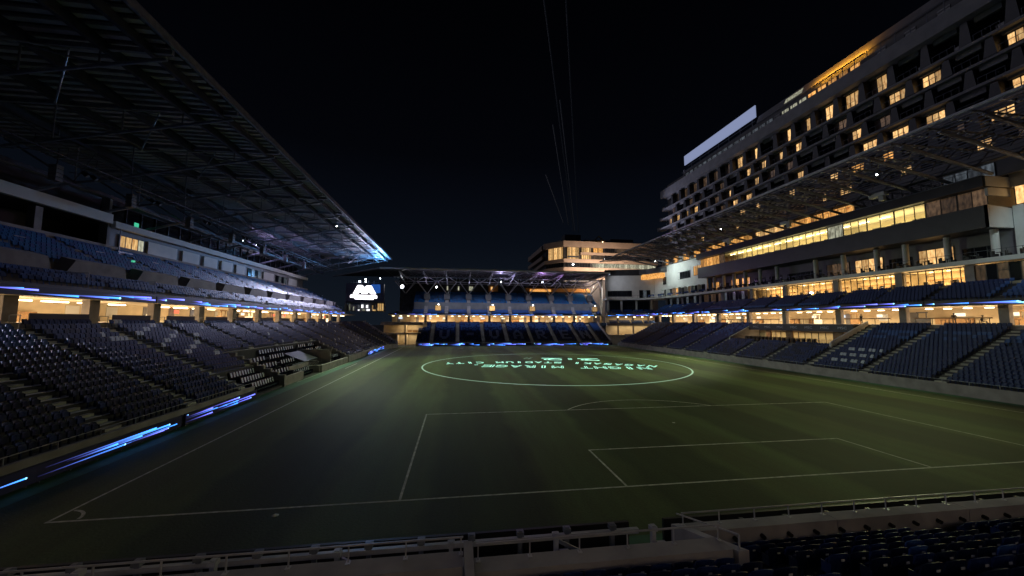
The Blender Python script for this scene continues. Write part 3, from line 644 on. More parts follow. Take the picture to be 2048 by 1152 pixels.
# ------------------------------------------------------------------ left upper tier
def upper_left():
    T = TL2
    # soffit fascia
    one('fascia', 'dark_panel', lambda q: L_.box(q, -12, 106, 12.6, 13.0, 10.41, 11.15), T)
    # front seat band d13..15 (3 rows), concrete wall, then rows to the boxes
    q = MB(); seats = []
    for i in range(3):
        L_.box(q, -12, 106, 13+i*.85, 13+(i+1)*.85+.002, 10.42, 11.15+.42*i)
        for k in range(int(117/.5)):
            s = -11.5+k*.5
            if s % 8.2 > .9: seats.append((s, 13+i*.85+.25, 11.15+.42*i, 1 if random.random() < .7 else 0))
    for i in range(8):
        d = 16.9+i*.95; s1 = 106-.0*i
        L_.box(q, -12, s1, d, d+.952 + (3 if i == 7 else 0), 12, 13.75+.5*i)
        for k in range(int((s1+12)/.5)):
            s = -11.5+k*.5
            if (s+3.5) % 8.2 > 1.0 and i < 7: seats.append((s, d+.3, 13.75+.5*i, 2 if (s < 24 or random.random() < .5) else 1))
    q.build('upper_terrace', 'concrete', T)
    place_seats(L_, T, seats, 0)
    s = -10.3
    while s < 106:   # concrete parapet pieces with vomitory mouths between them
        def pc(q):
            a, b = s+.45, min(s+7.6, 105.6); fl = 1.1
            P0 = [L_.p(a, 15.6, 12.35), L_.p(b, 15.6, 12.35), L_.p(b-fl*.4, 15.6, 14.0), L_.p(a+fl, 15.6, 14.0)]
            P1 = [L_.p(a, 16.88, 12.35), L_.p(b, 16.88, 12.35), L_.p(b-fl*.4, 16.88, 14.35), L_.p(a+fl, 16.88, 14.35)]
            q.add(P0+P1, [(0,1,2,3),(7,6,5,4),(0,4,5,1),(1,5,6,2),(2,6,7,3),(3,7,4,0)])
        one('parapet_piece', 'concrete', pc, T)
        one('aisle_rail', 'steel', lambda q: (L_.box(q, s+.1, s+.14, 13.2, 15.4, 12.6, 12.65), L_.box(q, s+.1, s+.14, 13.2, 13.24, 11.2, 12.6), L_.box(q, s+.1, s+.14, 15.36, 15.4, 11.9, 12.6), L_.box(q, s-.5, s+.5, 19.0, 19.05, 15.9, 15.95)), T)
        s += 8.2
    one('row_curb', 'concrete', lambda q: (L_.box(q, -12, 106, 20.45, 20.7, 15.3, 16.0), L_.box(q, -12, 105, 23.4, 23.6, 17.1, 17.9)), T)
    # boxes: white beam, white panels and windows under it, dark glazing above
    Y0 = 39.2
    one('box_wall', 'grey_panel', lambda q: L_.box(q, Y0, 106, 25.3, 25.6, 17.2, 20.7), T)
    s = Y0+3.2
    for a, b, m in ((40.9, 45.2, 'win_lit'),):
        n = 4
        fo = one('window_frame', 'black', lambda q: (L_.box(q, a-.1, b+.1, 25.18, 25.3, 18.25, 18.4), L_.box(q, a-.1, b+.1, 25.18, 25.3, 19.95, 20.1), [L_.box(q, a+(b-a)*j/n-.05, a+(b-a)*j/n+.05, 25.18, 25.3, 18.4, 19.95) for j in range(n+1)]), T)
        for j in range(n): one('pane', m if j < 3 else 'win_office', lambda q: L_.box(q, a+(b-a)*j/n+.05, a+(b-a)*(j+1)/n-.05, 25.22, 25.26, 18.4, 19.95), fo)
    s = 45.8
    for j, w in enumerate((7.5, 5.6, 5.4, 5.2, 4.8, 7.0, 6.5, 7.5, 7)):
        if j in (5, 7):
            fo = one('window_frame', 'black', lambda q: L_.box(q, s, s+w-1, 25.2, 25.3, 17.6, 20.1), T)
            for i in range(4): one('pane', ['glass_dark', 'win_cold', 'glass_dark', 'win_cold'][i], lambda q: L_.box(q, s+.15+i*(w-1.2)/4, s+(i+1)*(w-1.2)/4, 25.15, 25.2, 17.8, 20.0), fo)
        else:
            one('white_panel', 'white_paint', lambda q: L_.box(q, s, s+w-1.4, 25.05, 25.3, 17.3, 20.1), T)
        s += w
    one('balcony_beam', 'white_paint', lambda q: (L_.box(q, Y0, 107.5, 24.4, 25.0, 20.7, 21.55), L_.box(q, -12, 38.7, 24.4, 25.0, 21.05, 22.3)), T)
    one('box_floor', 'dark_panel', lambda q: (L_.box(q, Y0, 107.3, 25.005, 31, 20.75, 21.1), L_.box(q, -12, 38.6, 25.005, 31, 21.1, 21.4)), T)
    one('balcony_beam', 'concrete', lambda q: (L_.box(q, -12, 21, 25.4, 26.0, 25.0, 25.45), L_.box(q, 23.3, 40.0, 25.4, 26.0, 24.6, 25.0)), T)
    for s in (-4, 7.5, 19, 30.5): one('column', 'concrete', lambda q: L_.box(q, s, s+.8, 25.6, 26.4, 17.3, 21.0), T)
    one('column', 'concrete', lambda q: L_.box(q, 38.75, 39.15, 25.0, 26, 17.3, 25), T)
    one('lamp_post', 'steel', lambda q: (q.bar(L_.p(38.2,23,16.9), L_.p(38.2,23,20.3), .09), L_.box(q, 37.4, 39.6, 22.4, 23.3, 16.6, 17.2)), T)
    one('rear_wall', 'dark_panel', lambda q: (L_.box(q, -12, 106, 30.6, 31, 16, 26.5), L_.box(q, -12, 39, 30.2, 30.59, 15.5, 20.7)), T)
    for a, b in ((3,9),(11,15),(16,17.2),(17.5,21)):
        one('pane', 'win_cold', lambda q: L_.box(q, a*1.0+6, b*1.0+6, 30.05, 30.15, 22.9, 24.5), T)
    one('glazed_front', 'glass_dark', lambda q: L_.box(q, Y0+.3, 105, 26.6, 26.7, 21.12, 24.3), T)
    for j in range(24):
        s = Y0+1.5+j*2.75
        one('mullion', 'dark_steel', lambda q: L_.box(q, s-.08, s+.08, 26.45, 26.59, 21.12, 24.3), T)
    one('green_pane', 'lamp_green', lambda q: L_.box(q, 45.0, 45.8, 26.55, 26.59, 21.5, 22.8), T)
    MATS['lamp_green'].node_tree.nodes['Principled BSDF'].inputs['Emission Strength'].default_value = .5
    one('eave', 'grey_panel', lambda q: (L_.box(q, Y0+4, 96, 25.2, 26.4, 24.4, 25.0)), T)
    one('end_wall', 'dark_panel', lambda q: q.add([L_.p(106.1,13,10.4),L_.p(106.1,31,10.4),L_.p(106.1,31,20),L_.p(106.1,25,18.2),L_.p(106.1,15,13),L_.p(106.5,13,10.4),L_.p(106.5,31,10.4),L_.p(106.5,31,20),L_.p(106.5,25,18.2),L_.p(106.5,15,13)], [(0,1,2,3,4),(9,8,7,6,5),(0,5,6,1),(1,6,7,2),(2,7,8,3),(3,8,9,4),(4,9,5,0)]), T)
    # small equipment lights
    one('exit_lamp', 'lamp_green', lambda q: L_.box(q, 31.6, 31.9, 16.3, 16.5, 15.0, 15.2), T)
upper_left()

# ------------------------------------------------------------------ left roof
TRF = thing('grandstand_roof', 'huge cantilevered steel roof over the left grandstand', 'roof')
ye = 112.2
def rib(q):   # corrugated underside: ribs run across the roof
    for k in range(130):
        y = -12 + k*.955
        q.box((-34, y, 28.62), (-5.4, y+.42, 28.86))
one('corrugated_rib', 'pale_steel', rib, TRF, kind='stuff')  # paler than the deck: light catching the ribs put into their colour
one('roof_deck', 'dark_steel', lambda q: q.box((-34.2, -12, 28.87), (-5.2, ye, 29.05)), TRF)
one('edge_fascia', 'steel', lambda q: q.box((-5.19, -12, 28.55), (-4.95, ye, 29.2)), TRF)
for x, w, h in ((-6.6,.3,.7),(-9.6,.3,.8),(-14.5,.35,.9),(-19.5,.35,.9),(-25.5,.4,1.0)):
    one('long_beam', 'dark_steel', lambda q: q.bar((x,-12,28.61-h/2),(x,ye,28.61-h/2), w, h), TRF)
ty = 3.0
for k in range(13):
    y = 3.2+8.68*k + (.2 if k == 12 else 0)
    def tr(q):
        top = lambda x: 27.75
        bot = lambda x: 28.0 - (min(-x, 26)-5)*0.215
        q.bar((-5.2,y,28.3),(-33,y,28.0),.28,.35)
        xs = [-5.6,-10,-15,-20.5,-26]
        for a, b in zip(xs, xs[1:]): q.tube((a,y,bot(a)-.1),(b,y,bot(b)-.1),.14)
        for a in xs[1:]: q.tube((a,y,28.0),(a,y,bot(a)),.07)
        for j, (a, b) in enumerate(zip(xs[1:], xs[2:])): q.tube((a,y,bot(a)),(b,y,28.0),.08)
        q.tube((-26,y,bot(-26)),(-33,y,21.5),.2); q.tube((-26,y,bot(-26)),(-33,y,28),.12)
    one('roof_truss', 'steel', tr, TRF)
    if k < 12:
        def xb(q):
            q.tube((-12,y,27.9),(-16.5,y+4.3,25.8),.07); q.tube((-12,y+8.68,27.9),(-16.5,y+4.3,25.8),.07)
            q.tube((-20,y,25),(-24,y+4.3,27.5),.06); q.tube((-26,y,23.6),(-20.5,y+4.3,25.3),.05); q.tube((-26,y+8.6,23.6),(-20.5,y+4.3,25.3),.05)
        one('cross_brace', 'steel', xb, TRF)
def cat(q):
    q.bar((-26,-12,23.3),(-26,ye-2,23.3),.25,.35); q.bar((-22.5,-12,23.9),(-22.5,ye-4,23.9),.12); q.bar((-21.3,-12,23.9),(-21.3,ye-4,23.9),.12)
    for k in range(40): y = -10+k*3; q.bar((-22.5,y,23.9),(-21.3,y,23.9),.08); q.bar((-21.3,y,23.9),(-21.3,y,24.9),.05)
    q.bar((-21.3,-12,24.9),(-21.3,ye-4,24.9),.05)
one('catwalk', 'dark_steel', cat, TRF)
for k, y in enumerate((6, 14, 24.5, 33.5, 44, 55, 66, 77, 88)):
    T = thing('speaker_cluster', ['nearest','second','third','fourth','fifth','sixth','seventh','eighth','last'][k]+' loudspeaker and light rack hung under the left roof', 'loudspeaker', 'racks under the left roof')
    def sp(q):
        for j in range(4): q.box((-23.9,y-.35,22.0+j*.42),(-23.2,y+.35,22.36+j*.42))
    one('speaker_box', 'grey_panel', sp, T)
    one('bracket', 'dark_steel', lambda q: (q.bar((-23.5,y,23.6),(-23.5,y,25.4),.08), q.bar((-23.5,y+1.2,23.4),(-22.4,y+1.6,23.4),.06)), T)
    one('spotlight', 'black', lambda q: (q.tube((-22.6,y+1.6,23.6),(-22.2,y+1.7,23.2),.2,8), q.tube((-22.6,y+2.6,23.6),(-22.2,y+2.7,23.2),.2,8)), T)

# ------------------------------------------------------------------ far stand upper tier and roof
def upper_far():
    T = TF2
    one('fascia', 'dark_panel', lambda q: F_.box(q, -8, 73.4, 13.1, 13.5, 10.76, 11.2), T)
    q = MB(); seats = []
    for i in range(3):
        F_.box(q, -6, 73.4, 13.5+i*.85, 14.352+i*.85, 10.77, 11.2+.4*i)
    for i in range(9):
        F_.box(q, 0.5, 73.4, 17.9+i*.8, 18.702+i*.8, 11, 15.2+.52*i)
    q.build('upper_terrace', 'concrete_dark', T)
    for i in range(3):
        for k in range(146):
            s = .6+k*.5
            if min(abs(s-p) for p in PF) > .8: seats.append((s, 13.5+i*.85+.3, 11.2+.4*i, 1))
    for i in range(9):
        for k in range(146):
            s = .6+k*.5
            if min(abs(s-p) for p in PF) > .8 and not (random.random() < .02): seats.append((s, 17.9+i*.8+.3, 15.2+.52*i, 2 if random.random() < .85 else 1))
    place_seats(F_, T, seats, 0)
    one('mid_wall', 'grey_panel', lambda q: F_.box(q, .5, 73.4, 16.9, 17.85, 12.0, 15.5), T)
    for p in PF[:]:
        def st(q):
            for i in range(9): F_.box(q, p-.65, p+.65, 17.9+i*.8-.3, 18.7+i*.8-.32, 15.6, 15.45+.52*i)
            for i in range(4): F_.box(q, p-.65, p+.65, 13.4+i*.9, 14.28+i*.9, 11, 11.4+.5*i+ (1.2 if i == 3 else 0))
        one('stair', 'concrete', st, T)
        one('strut_plinth', 'grey_panel', lambda q: F_.box(q, p-1.1, p+1.1, 19.0, 20.6, 16.8, 19.0), T)
        def sd(q):
            q.add([F_.p(p-2.6,16.7,12.2),F_.p(p+2.6,16.7,12.2),F_.p(p+.9,16.7,14.6),F_.p(p-.9,16.7,14.6),F_.p(p-2.6,16.88,12.2),F_.p(p+2.6,16.88,12.2),F_.p(p+.9,16.88,14.6),F_.p(p-.9,16.88,14.6)], [(0,1,2,3),(7,6,5,4),(0,4,5,1),(1,5,6,2),(2,6,7,3),(3,7,4,0)])
        one('stair_flank', 'grey_panel', sd, T)
    one('rear_wall', 'concrete_dark', lambda q: F_.box(q, -6, 73.4, 26.0, 26.4, 8, 25.5), T)
    one('lit_room', 'orange_wall', lambda q: (F_.box(q, 29.5, 33.5, 25.8, 25.99, 20.6, 23.2), F_.box(q, 45, 73, 25.8, 25.99, 20.9, 22.4)), T)
    for s, w, m in ((12.5, .5,'win_office'),(17,.5,'win_office'),(21.5,1.6,'win_office'),(30.5,.7,'lamp_warm'),(47,9,'win_amber'),(71.4,2,'win_amber')):
        one('pane', m if m != 'lamp_warm' else 'win_lit', lambda q: F_.box(q, s, s+w, 25.6, 25.79, 20.9, 22.6 if m != 'win_amber' else 21.9), T)
    one('end_column', 'cream_paint', lambda q: F_.box(q, 73.42, 74.0, 13, 15, 8, 25), T)
upper_far()
for k, (s, m) in enumerate(((8.5,'win_amber'),(28.9,'win_office'),(44.6,'win_amber'),(70.0,'win_amber'))):
    T = thing('monitor', ['leftmost','second','third','rightmost'][k]+' small lit monitor on the far end mid wall', 'screen', 'monitors on the far end stand')
    one('casing', 'black', lambda q: F_.box(q, s, s+2.3, 14.6, 14.85, 12.3, 14.3), T)
    one('display', 'win_lit', lambda q: F_.box(q, s+.12, s+2.18, 14.55, 14.595, 12.42, 14.18), T)
    one('stand_pole', 'dark_steel', lambda q: F_.box(q, s+1.1, s+1.2, 14.65, 14.75, 11.2, 12.299), T)
    one('lamp', 'lamp_white', lambda q: q.tube(F_.p(s+1.3,14.3,14.5), F_.p(s+1.3,14.4,14.7), .13, 8), T)
TFR = thing('end_stand_roof', 'truss roof with pale front edge over the far end stand', 'roof')
yf = 113
one('front_edge', 'white_paint', lambda q: q.add([(-9.2,yf,25.75),(71.8,yf,25.75),(71.8,yf,26.3),(-9.2,yf,26.3),(-9.2,yf+.5,25.75),(71.8,yf+.5,25.75),(71.8,yf+.5,26.3),(-9.2,yf+.5,26.3)], [(0,1,2,3),(7,6,5,4),(0,4,5,1),(1,5,6,2),(2,6,7,3),(3,7,4,0)]), TFR)
one('roof_deck', 'black', lambda q: q.prism([(-9,yf+.52),(71.6,yf+.52),(73,139.4),(-31,139.4)], 26.0, 26.2), TFR)
one('side_edge', 'steel', lambda q: (q.bar((-9.2,yf+.3,26),(-31,138,25.6),.5,.35), q.bar((71.9,yf+.6,25.6),(71.9,138,25.6),.2,.5)), TFR)
for j in range(20):
    y = yf+1.4+j*1.15
    (one('purlin', 'dark_steel', lambda q: q.bar((-9.2-(j*1.0),y,25.62),(71.6,y,25.62),.09,.14), TFR) if j % 2 == 0 else None)
for j in range(20):
    x = -8+4.0*j
    one('joist', 'steel', lambda q: q.bar((x,yf+.9,25.82),(x,138,25.82),.12,.12), TFR)
for i, p in enumerate(PF + [-3.0]):
    def vt(q):
        y0, y1 = yf+.7, 138
        q.bar((p,y0,25.2),(p,y1,25.2),.25,.3); q.bar((p,y0+1,24.9),(p,132.6,22.6),.2,.22); q.bar((p,132.6,22.6),(p,138,23.0),.2,.2)
        for a in (117.5, 122, 127): zz = 24.9-(a-yf-1.7)*.119; q.bar((p,a,25.1),(p,a,zz),.12); q.bar((p,a,zz),(p,a+4.3,25.1),.12)
        q.bar((p-.2,132.7,19.1),(p-3.6,130,23.4),.22); q.bar((p+.2,132.7,19.1),(p+3.6,130,23.4),.22)
        q.bar((p-.1,132.7,19.1),(p-3.4,136,23.6),.16); q.bar((p+.1,132.7,19.1),(p+3.4,136,23.6),.16)
        q.bar((p-3.6,130,23.4),(p,126,25.2),.15); q.bar((p+3.6,130,23.4),(p,126,25.2),.15)
        q.bar((p-3.6,130,23.4),(p-3.6,130,25.2),.1); q.bar((p+3.6,130,23.4),(p+3.6,130,25.2),.1)
    one('roof_truss', 'pale_steel', vt, TFR)
def lt(q):
    for y, z in ((122,24.2),(129.9,23.4),(133,22.9)): q.bar((-6,y,z),(72,y,z),.18); 
    for k in range(39): x = -5+2*k; q.bar((x,122,24.2),(x+1,122,25.2),.07); q.bar((x+1,122,25.2),(x+2,122,24.2),.07)
one('long_truss', 'pale_steel', lt, TFR)

# lamps seen lit, plus lamps added to brighten the bowl
def flood(name, label, loc, target, power, col, ang=110, size=.35, mt='lamp_white', vis=.22, blend=.6, grp='small floodlights'):
    T = thing(name, label, 'floodlight', grp)
    L = Vector(loc); t = Vector(target); d = (t-L).normalized()
    one('housing', 'black', lambda q: q.tube(L-d*.45, L-d*.05, vis*.75, 10, r2=vis*1.15), T)
    one('lens', mt, lambda q: q.tube(L-d*.049, L-d*.02, vis, 12), T)
    one('bracket', 'dark_steel', lambda q: (q.bar(L-d*.3+Vector((0,0,vis)), L-d*.3+Vector((0,0,vis+.7)), .06), q.bar(L-d*.3+Vector((-.3,0,vis+.7)), L-d*.3+Vector((.3,0,vis+.7)), .06)), T)
    ld = bpy.data.lights.new(name+'_light', 'SPOT'); ld.energy = power; ld.color = col; ld.spot_size = math.radians(ang); ld.spot_blend = blend; ld.shadow_soft_size = size
    o = bpy.data.objects.new(name+'_light', ld); COL.objects.link(o); o.parent = T; o.location = L+d*.1
    o.rotation_euler = d.to_track_quat('-Z', 'Y').to_euler(); return T
flood('floodlight', 'brightest greenish white floodlight under the far roof beside the screen', (-3.5,126.5,21.0), (40,70,0), 6000, (.92,1,.9), ang=60, vis=.6)
flood('floodlight', 'smaller white floodlight in the third bay of the far roof', (8.9,128,21.2), (40,70,0), 4000, (.95,.97,1), ang=60, vis=.3)
flood('floodlight', 'violet tinted lamp among the trusses in the middle of the far roof', (33,124,23.2), (33,118,26), 5000, (.62,.55,1), ang=160, vis=.18)
flood('floodlight', 'purple lamp among the trusses right of centre on the far roof', (49,124,23.4), (49,120,26), 4000, (.75,.40,1), ang=160, vis=.18)
flood('floodlight', 'white lamp under the far tip of the right canopy', (84.5,104,29.3), (91.5,101,20), 4200, (.84,1,.94), ang=150, vis=.28)
flood('floodlight', 'dim fill lamp added under the near end of the right canopy lighting the white wall', (84.0,12,29.3), (93,16,20), 3500, (.72,.92,.95), ang=80, vis=.14)  # unseen lamp added to lift the near white wall
flood('floodlight', 'pale fill lamp added on the right canopy to light the grass', (78.0,62,30.2), (48,62,0), 46000, (.90,1,.60), ang=84, vis=.12)  # added to brighten the pitch
flood('floodlight', 'pale fill lamp added on the right canopy nearer the camera', (78.0,28,30.2), (50,24,0), 15000, (.86,1,.50), ang=76, vis=.12)  # added fill for the nearer part of the grass
flood('floodlight', 'lamp on top of the video screen facing the left stand', (-13.2,111.6,21.9), (-20,56,10), 80000, (.74,.72,1), ang=27, vis=.2, blend=1)
flood('floodlight', 'white fill lamp added at the right end of the far roof facing the grey corner wall', (70.5,112.6,24.8), (83,119,22), 1500, (.85,.88,1), ang=95, vis=.12, blend=1)  # added to brighten the corner wall
flood('floodlight', 'pale fill lamp added under the edge of the left roof above the halfway line', (-8,62,27.4), (18,52,0), 34000, (.84,1,.62), ang=96, vis=.12)  # added lamp filling in the middle of the pitch
flood('floodlight', 'violet white fill lamp added on the far tip of the right canopy facing the hotel', (74.5,124.5,33.0), (93,92,50), 24000, (.72,.74,1), ang=56, vis=.12)  # added to brighten the far end of the hotel facade
flood('floodlight', 'small violet lamp on the ledge of the left boxes', (-29.4,75.5,25.6), (-15,95,24), 1000, (.6,.5,1), ang=150, vis=.16)
flood('floodlight', 'second small violet lamp on the ledge of the left boxes', (-29.4,70,25.4), (-10,85,26), 700, (.6,.5,1), ang=150, vis=.16)
flood('floodlight', 'blue tinted lamp washing the far tip of the left roof', (-9.0,113.5,22.5), (-9,101,29), 30000, (.16,.48,1), ang=95, vis=.14)

for k, p in enumerate(PF):  # row of lamps added to brighten the far tiers
    T = thing('fill_lamp', 'small round fill lamp added on the far roof truss, number %s from the left' % ['one','two','three','four','five','six','seven','eight','nine'][k], 'lamp', 'fill lamps added under the far roof')
    one('lamp_body', 'black', lambda q: q.tube((p+4,122.2,24.2),(p+4,122.2,24.65),.3,8), T)
    ld = bpy.data.lights.new('fill_lamp', 'SPOT'); ld.energy = 3800; ld.color = (.74,.80,1.0); ld.spot_size = math.radians(140); ld.spot_blend = 1; ld.shadow_soft_size = .3
    o = bpy.data.objects.new('fill_lamp_source', ld); COL.objects.link(o); o.parent = T; o.location = (p+4,122.2,24.1); o.rotation_euler = Vector((0,.1,-1)).to_track_quat('-Z','Y').to_euler()
    ld = bpy.data.lights.new('up_light', 'SPOT'); ld.energy = 600 if k != 4 else 1500; ld.color = (.70,.66,1.0); ld.spot_size = math.radians(150); ld.spot_blend = 1; ld.shadow_soft_size = .2
    o = bpy.data.objects.new('up_light_source', ld); COL.objects.link(o); o.parent = T; o.location = (p,128,19.8); o.rotation_euler = Vector((0,-.25,1)).to_track_quat('-Z','Y').to_euler()
# ------------------------------------------------------------------ video screen and control room
TS = thing('video_screen', 'dark scoreboard showing a glowing white emblem in the far left corner', 'screen')
ys = 112
bx('screen_body', 'black', (-19.3, ys, 14.5), (-7.35, ys+1.2, 20.6), TS)
bx('screen_glow', 'screen_dark', (-19.2, ys-.02, 14.6), (-7.45, ys-.003, 20.5), TS)
def logo(q):
    y0, y1 = ys-.06, ys-.022; X = lambda u: -19.2+u*11.75/100; Z = lambda v: 20.6-v*6.1/100
    def pl(pts):
        n = len(pts); P = [(X(a), y0, Z(b)) for a, b in pts]; Q = [(X(a), y1, Z(b)) for a, b in pts]
        q.add(P+Q, [tuple(range(n)), tuple(range(2*n-1,n-1,-1))]+[(i,n+i,n+(i+1)%n,(i+1)%n) for i in range(n)])
    pl([(18,56),(30,10),(42,10),(48,22),(48,56),(42,56),(37,46),(33,56)])
    pl([(48,56),(48,22),(54,12),(67,12),(80,58),(66,58),(60,47),(56,57)])
    pl([(11,65),(14,61),(81,64),(83,68),(83,80),(74,82),(73,88),(24,86),(22,79),(11,77)])
one('emblem', 'screen_white', logo, TS)
one('screen_colour', 'screen_blue', lambda q: q.add([(-11.5,ys-.03,20.3),(-8.6,ys-.03,20.3),(-8.4,ys-.03,17.6),(-10.0,ys-.03,17.3)], [(0,1,2,3)]), TS)
one('top_lamps', 'lamp_white', lambda q: [q.tube((x,ys-.2,21.1),(x,ys,21.3),r,8) for x, r in ((-15.1,.22),(-13.2,.14))], TS)
one('top_rail', 'steel', lambda q: [q.bar((x,ys+.2,20.6),(x,ys+.2,21.5),.12) for x in (-17,-16.2,-14.6,-12.4,-10.6)] + [q.bar((-18,ys+.2,20.9),(-9,ys+.2,20.9),.08)], TS)
TCr = thing('control_room', 'glazed control room with lit desks below the scoreboard', 'room')
one('room_shell', 'dark_panel', lambda q: (q.box((-19.3,ys+3,11.4),(-7.35,ys+3.2,14.48)), q.box((-19.3,ys,11.4),(-7.35,ys+2.99,11.55)), q.box((-19.3,ys,14.2),(-7.35,ys+2.99,14.48)), q.box((-19.5,ys,11.4),(-19.31,ys+3.2,14.48)), q.box((-7.34,ys,11.4),(-7.15,ys+3.2,14.48))), TCr)
for k in range(9):
    x = -19.2+k*1.32
    one('mullion', 'dark_steel', lambda q: q.box((x-.05,ys+.1,11.56),(x+.05,ys+.2,14.19)), TCr)
    one('pane', 'glass', lambda q: q.box((x+.06,ys+.13,11.56),(x+1.26,ys+.16,14.19)), TCr)
for x, w, z0, z1, m in ((-18.6,.25,11.8,13.9,'win_office'),(-17.4,.3,11.7,13,'win_office'),(-16.2,.9,12.5,13.7,'win_cold'),(-15.9,.5,11.7,12.1,'screen_white'),(-14.8,.6,12.6,13.7,'screen_white'),(-13.3,.6,12.6,13.6,'screen_white'),(-14.6,.9,11.65,12.2,'win_office'),(-13.2,1.0,11.65,12.2,'screen_white'),(-11.4,.35,12,13.5,'win_lit'),(-11.2,1,11.65,12.1,'win_lit'),(-9.6,1.1,11.7,14.1,'win_lit'),(-8.3,.6,11.7,14.1,'win_lit')):
    one('room_display', m, lambda q: q.box((x,ys+2.2,z0),(x+w,ys+2.3,z1)), TCr)
MATS['screen_white'].node_tree.nodes['Principled BSDF'].inputs['Emission Strength'].default_value = 3.0
warm_area('screen_light', (-13.3, ys-.35, 17.3), 8, 4, 1500, (math.radians(-90), 0, 0), (.70,.68,1.0)).data.spread = math.radians(120)

# lit entrances in the far left and far right corners
TE = thing('corner_entrance_building', 'lit two storey entrance recess in the far left corner behind the pitch', 'building')
one('walls', 'cream_paint', lambda q: (q.box((-9,123,0),(6,123.3,7.9)), q.box((-9,118.5,3.7),(4.4,122.99,4.3)), q.box((-9,117.5,7.2),(5,122.99,7.97)), q.box((-1.0,118.5,0),(-.5,122.99,3.69)), q.box((-1.3,118.5,4.31),(-.8,122.99,7.19)), q.box((-3.9,118.3,0),(-3.5,122.99,3.69))), TE)
one('soffit', 'concrete', lambda q: q.box((-9,116.9,6.95),(5,117.49,7.97)), TE)
one('railing', 'steel', lambda q: q.box((-9,118.3,5.2),(4.4,118.35,5.25)), TE)
one('desk', 'wood', lambda q: (q.box((1.2,121,4.31),(3.0,121.5,5.1)), q.box((-.4,121.8,4.31),(.9,122.2,5.2))), TE)
warm_area('entrance_light', (0, 120.5, 7.1), 6, 3, 260); warm_area('entrance_light', (0, 120.5, 3.6), 6, 3, 220)

# ------------------------------------------------------------------ right: corner building, podium facade
T = TR2
def win_row(frn, T, s0, s1, d, z0, z1, n, mats_, fm='black', doors=(), t=.05, transom=None):
    """frame with mullions; every pane a child of the frame"""
    def fm_(q):
        frn.box(q, s0, s1, d-.08, d, z0-.08, z0); frn.box(q, s0, s1, d-.08, d, z1, z1+.08)
        for k in range(n+1): s = s0+(s1-s0)*k/n; frn.box(q, s-t, s+t, d-.081, d, z0, z1)
        if transom:
            for k in transom: a = s0+(s1-s0)*k/n; frn.box(q, a, a+(s1-s0)/n, d-.082, d, z0+(z1-z0)*.6, z0+(z1-z0)*.6+.08)
    fo = one('window', fm, fm_, T)
    for k in range(n):
        a = s0+(s1-s0)*k/n+t; b = s0+(s1-s0)*(k+1)/n-t
        m = mats_[k % len(mats_)] if isinstance(mats_, (list, tuple)) else mats_
        one('pane', m, lambda q: frn.box(q, a, b, d-.045, d-.035, z0, z1), fo)
    return fo
def X(x): return x-73
# second tier above ribbon: three seat rows
q = MB(); seats = []
for i in range(6):
    R_.box(q, 2, 108, 11.7+i*.8, 12.502+i*.8, 10.86, 11.3+.42*i)
    for k in range(210):
        s = 2.5+k*.5
        if s < 107.5 and (s+2) % 7.4 > .9: seats.append((s, 11.7+i*.8+.25, 11.3+.42*i, (1 if s < 22 or s > 92 else (1 if (i < 1 and 45 < s < 92) else 0))))
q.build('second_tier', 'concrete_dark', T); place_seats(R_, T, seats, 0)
for k in range(14):
    s = 5.4+7.4*k
    one('stair', 'tread', lambda q: [R_.box(q, s-.45, s+.45, 11.75+i*.8, 12.4+i*.8, 11.31+.42*i, 11.34+.42*i) for i in range(6)], T)
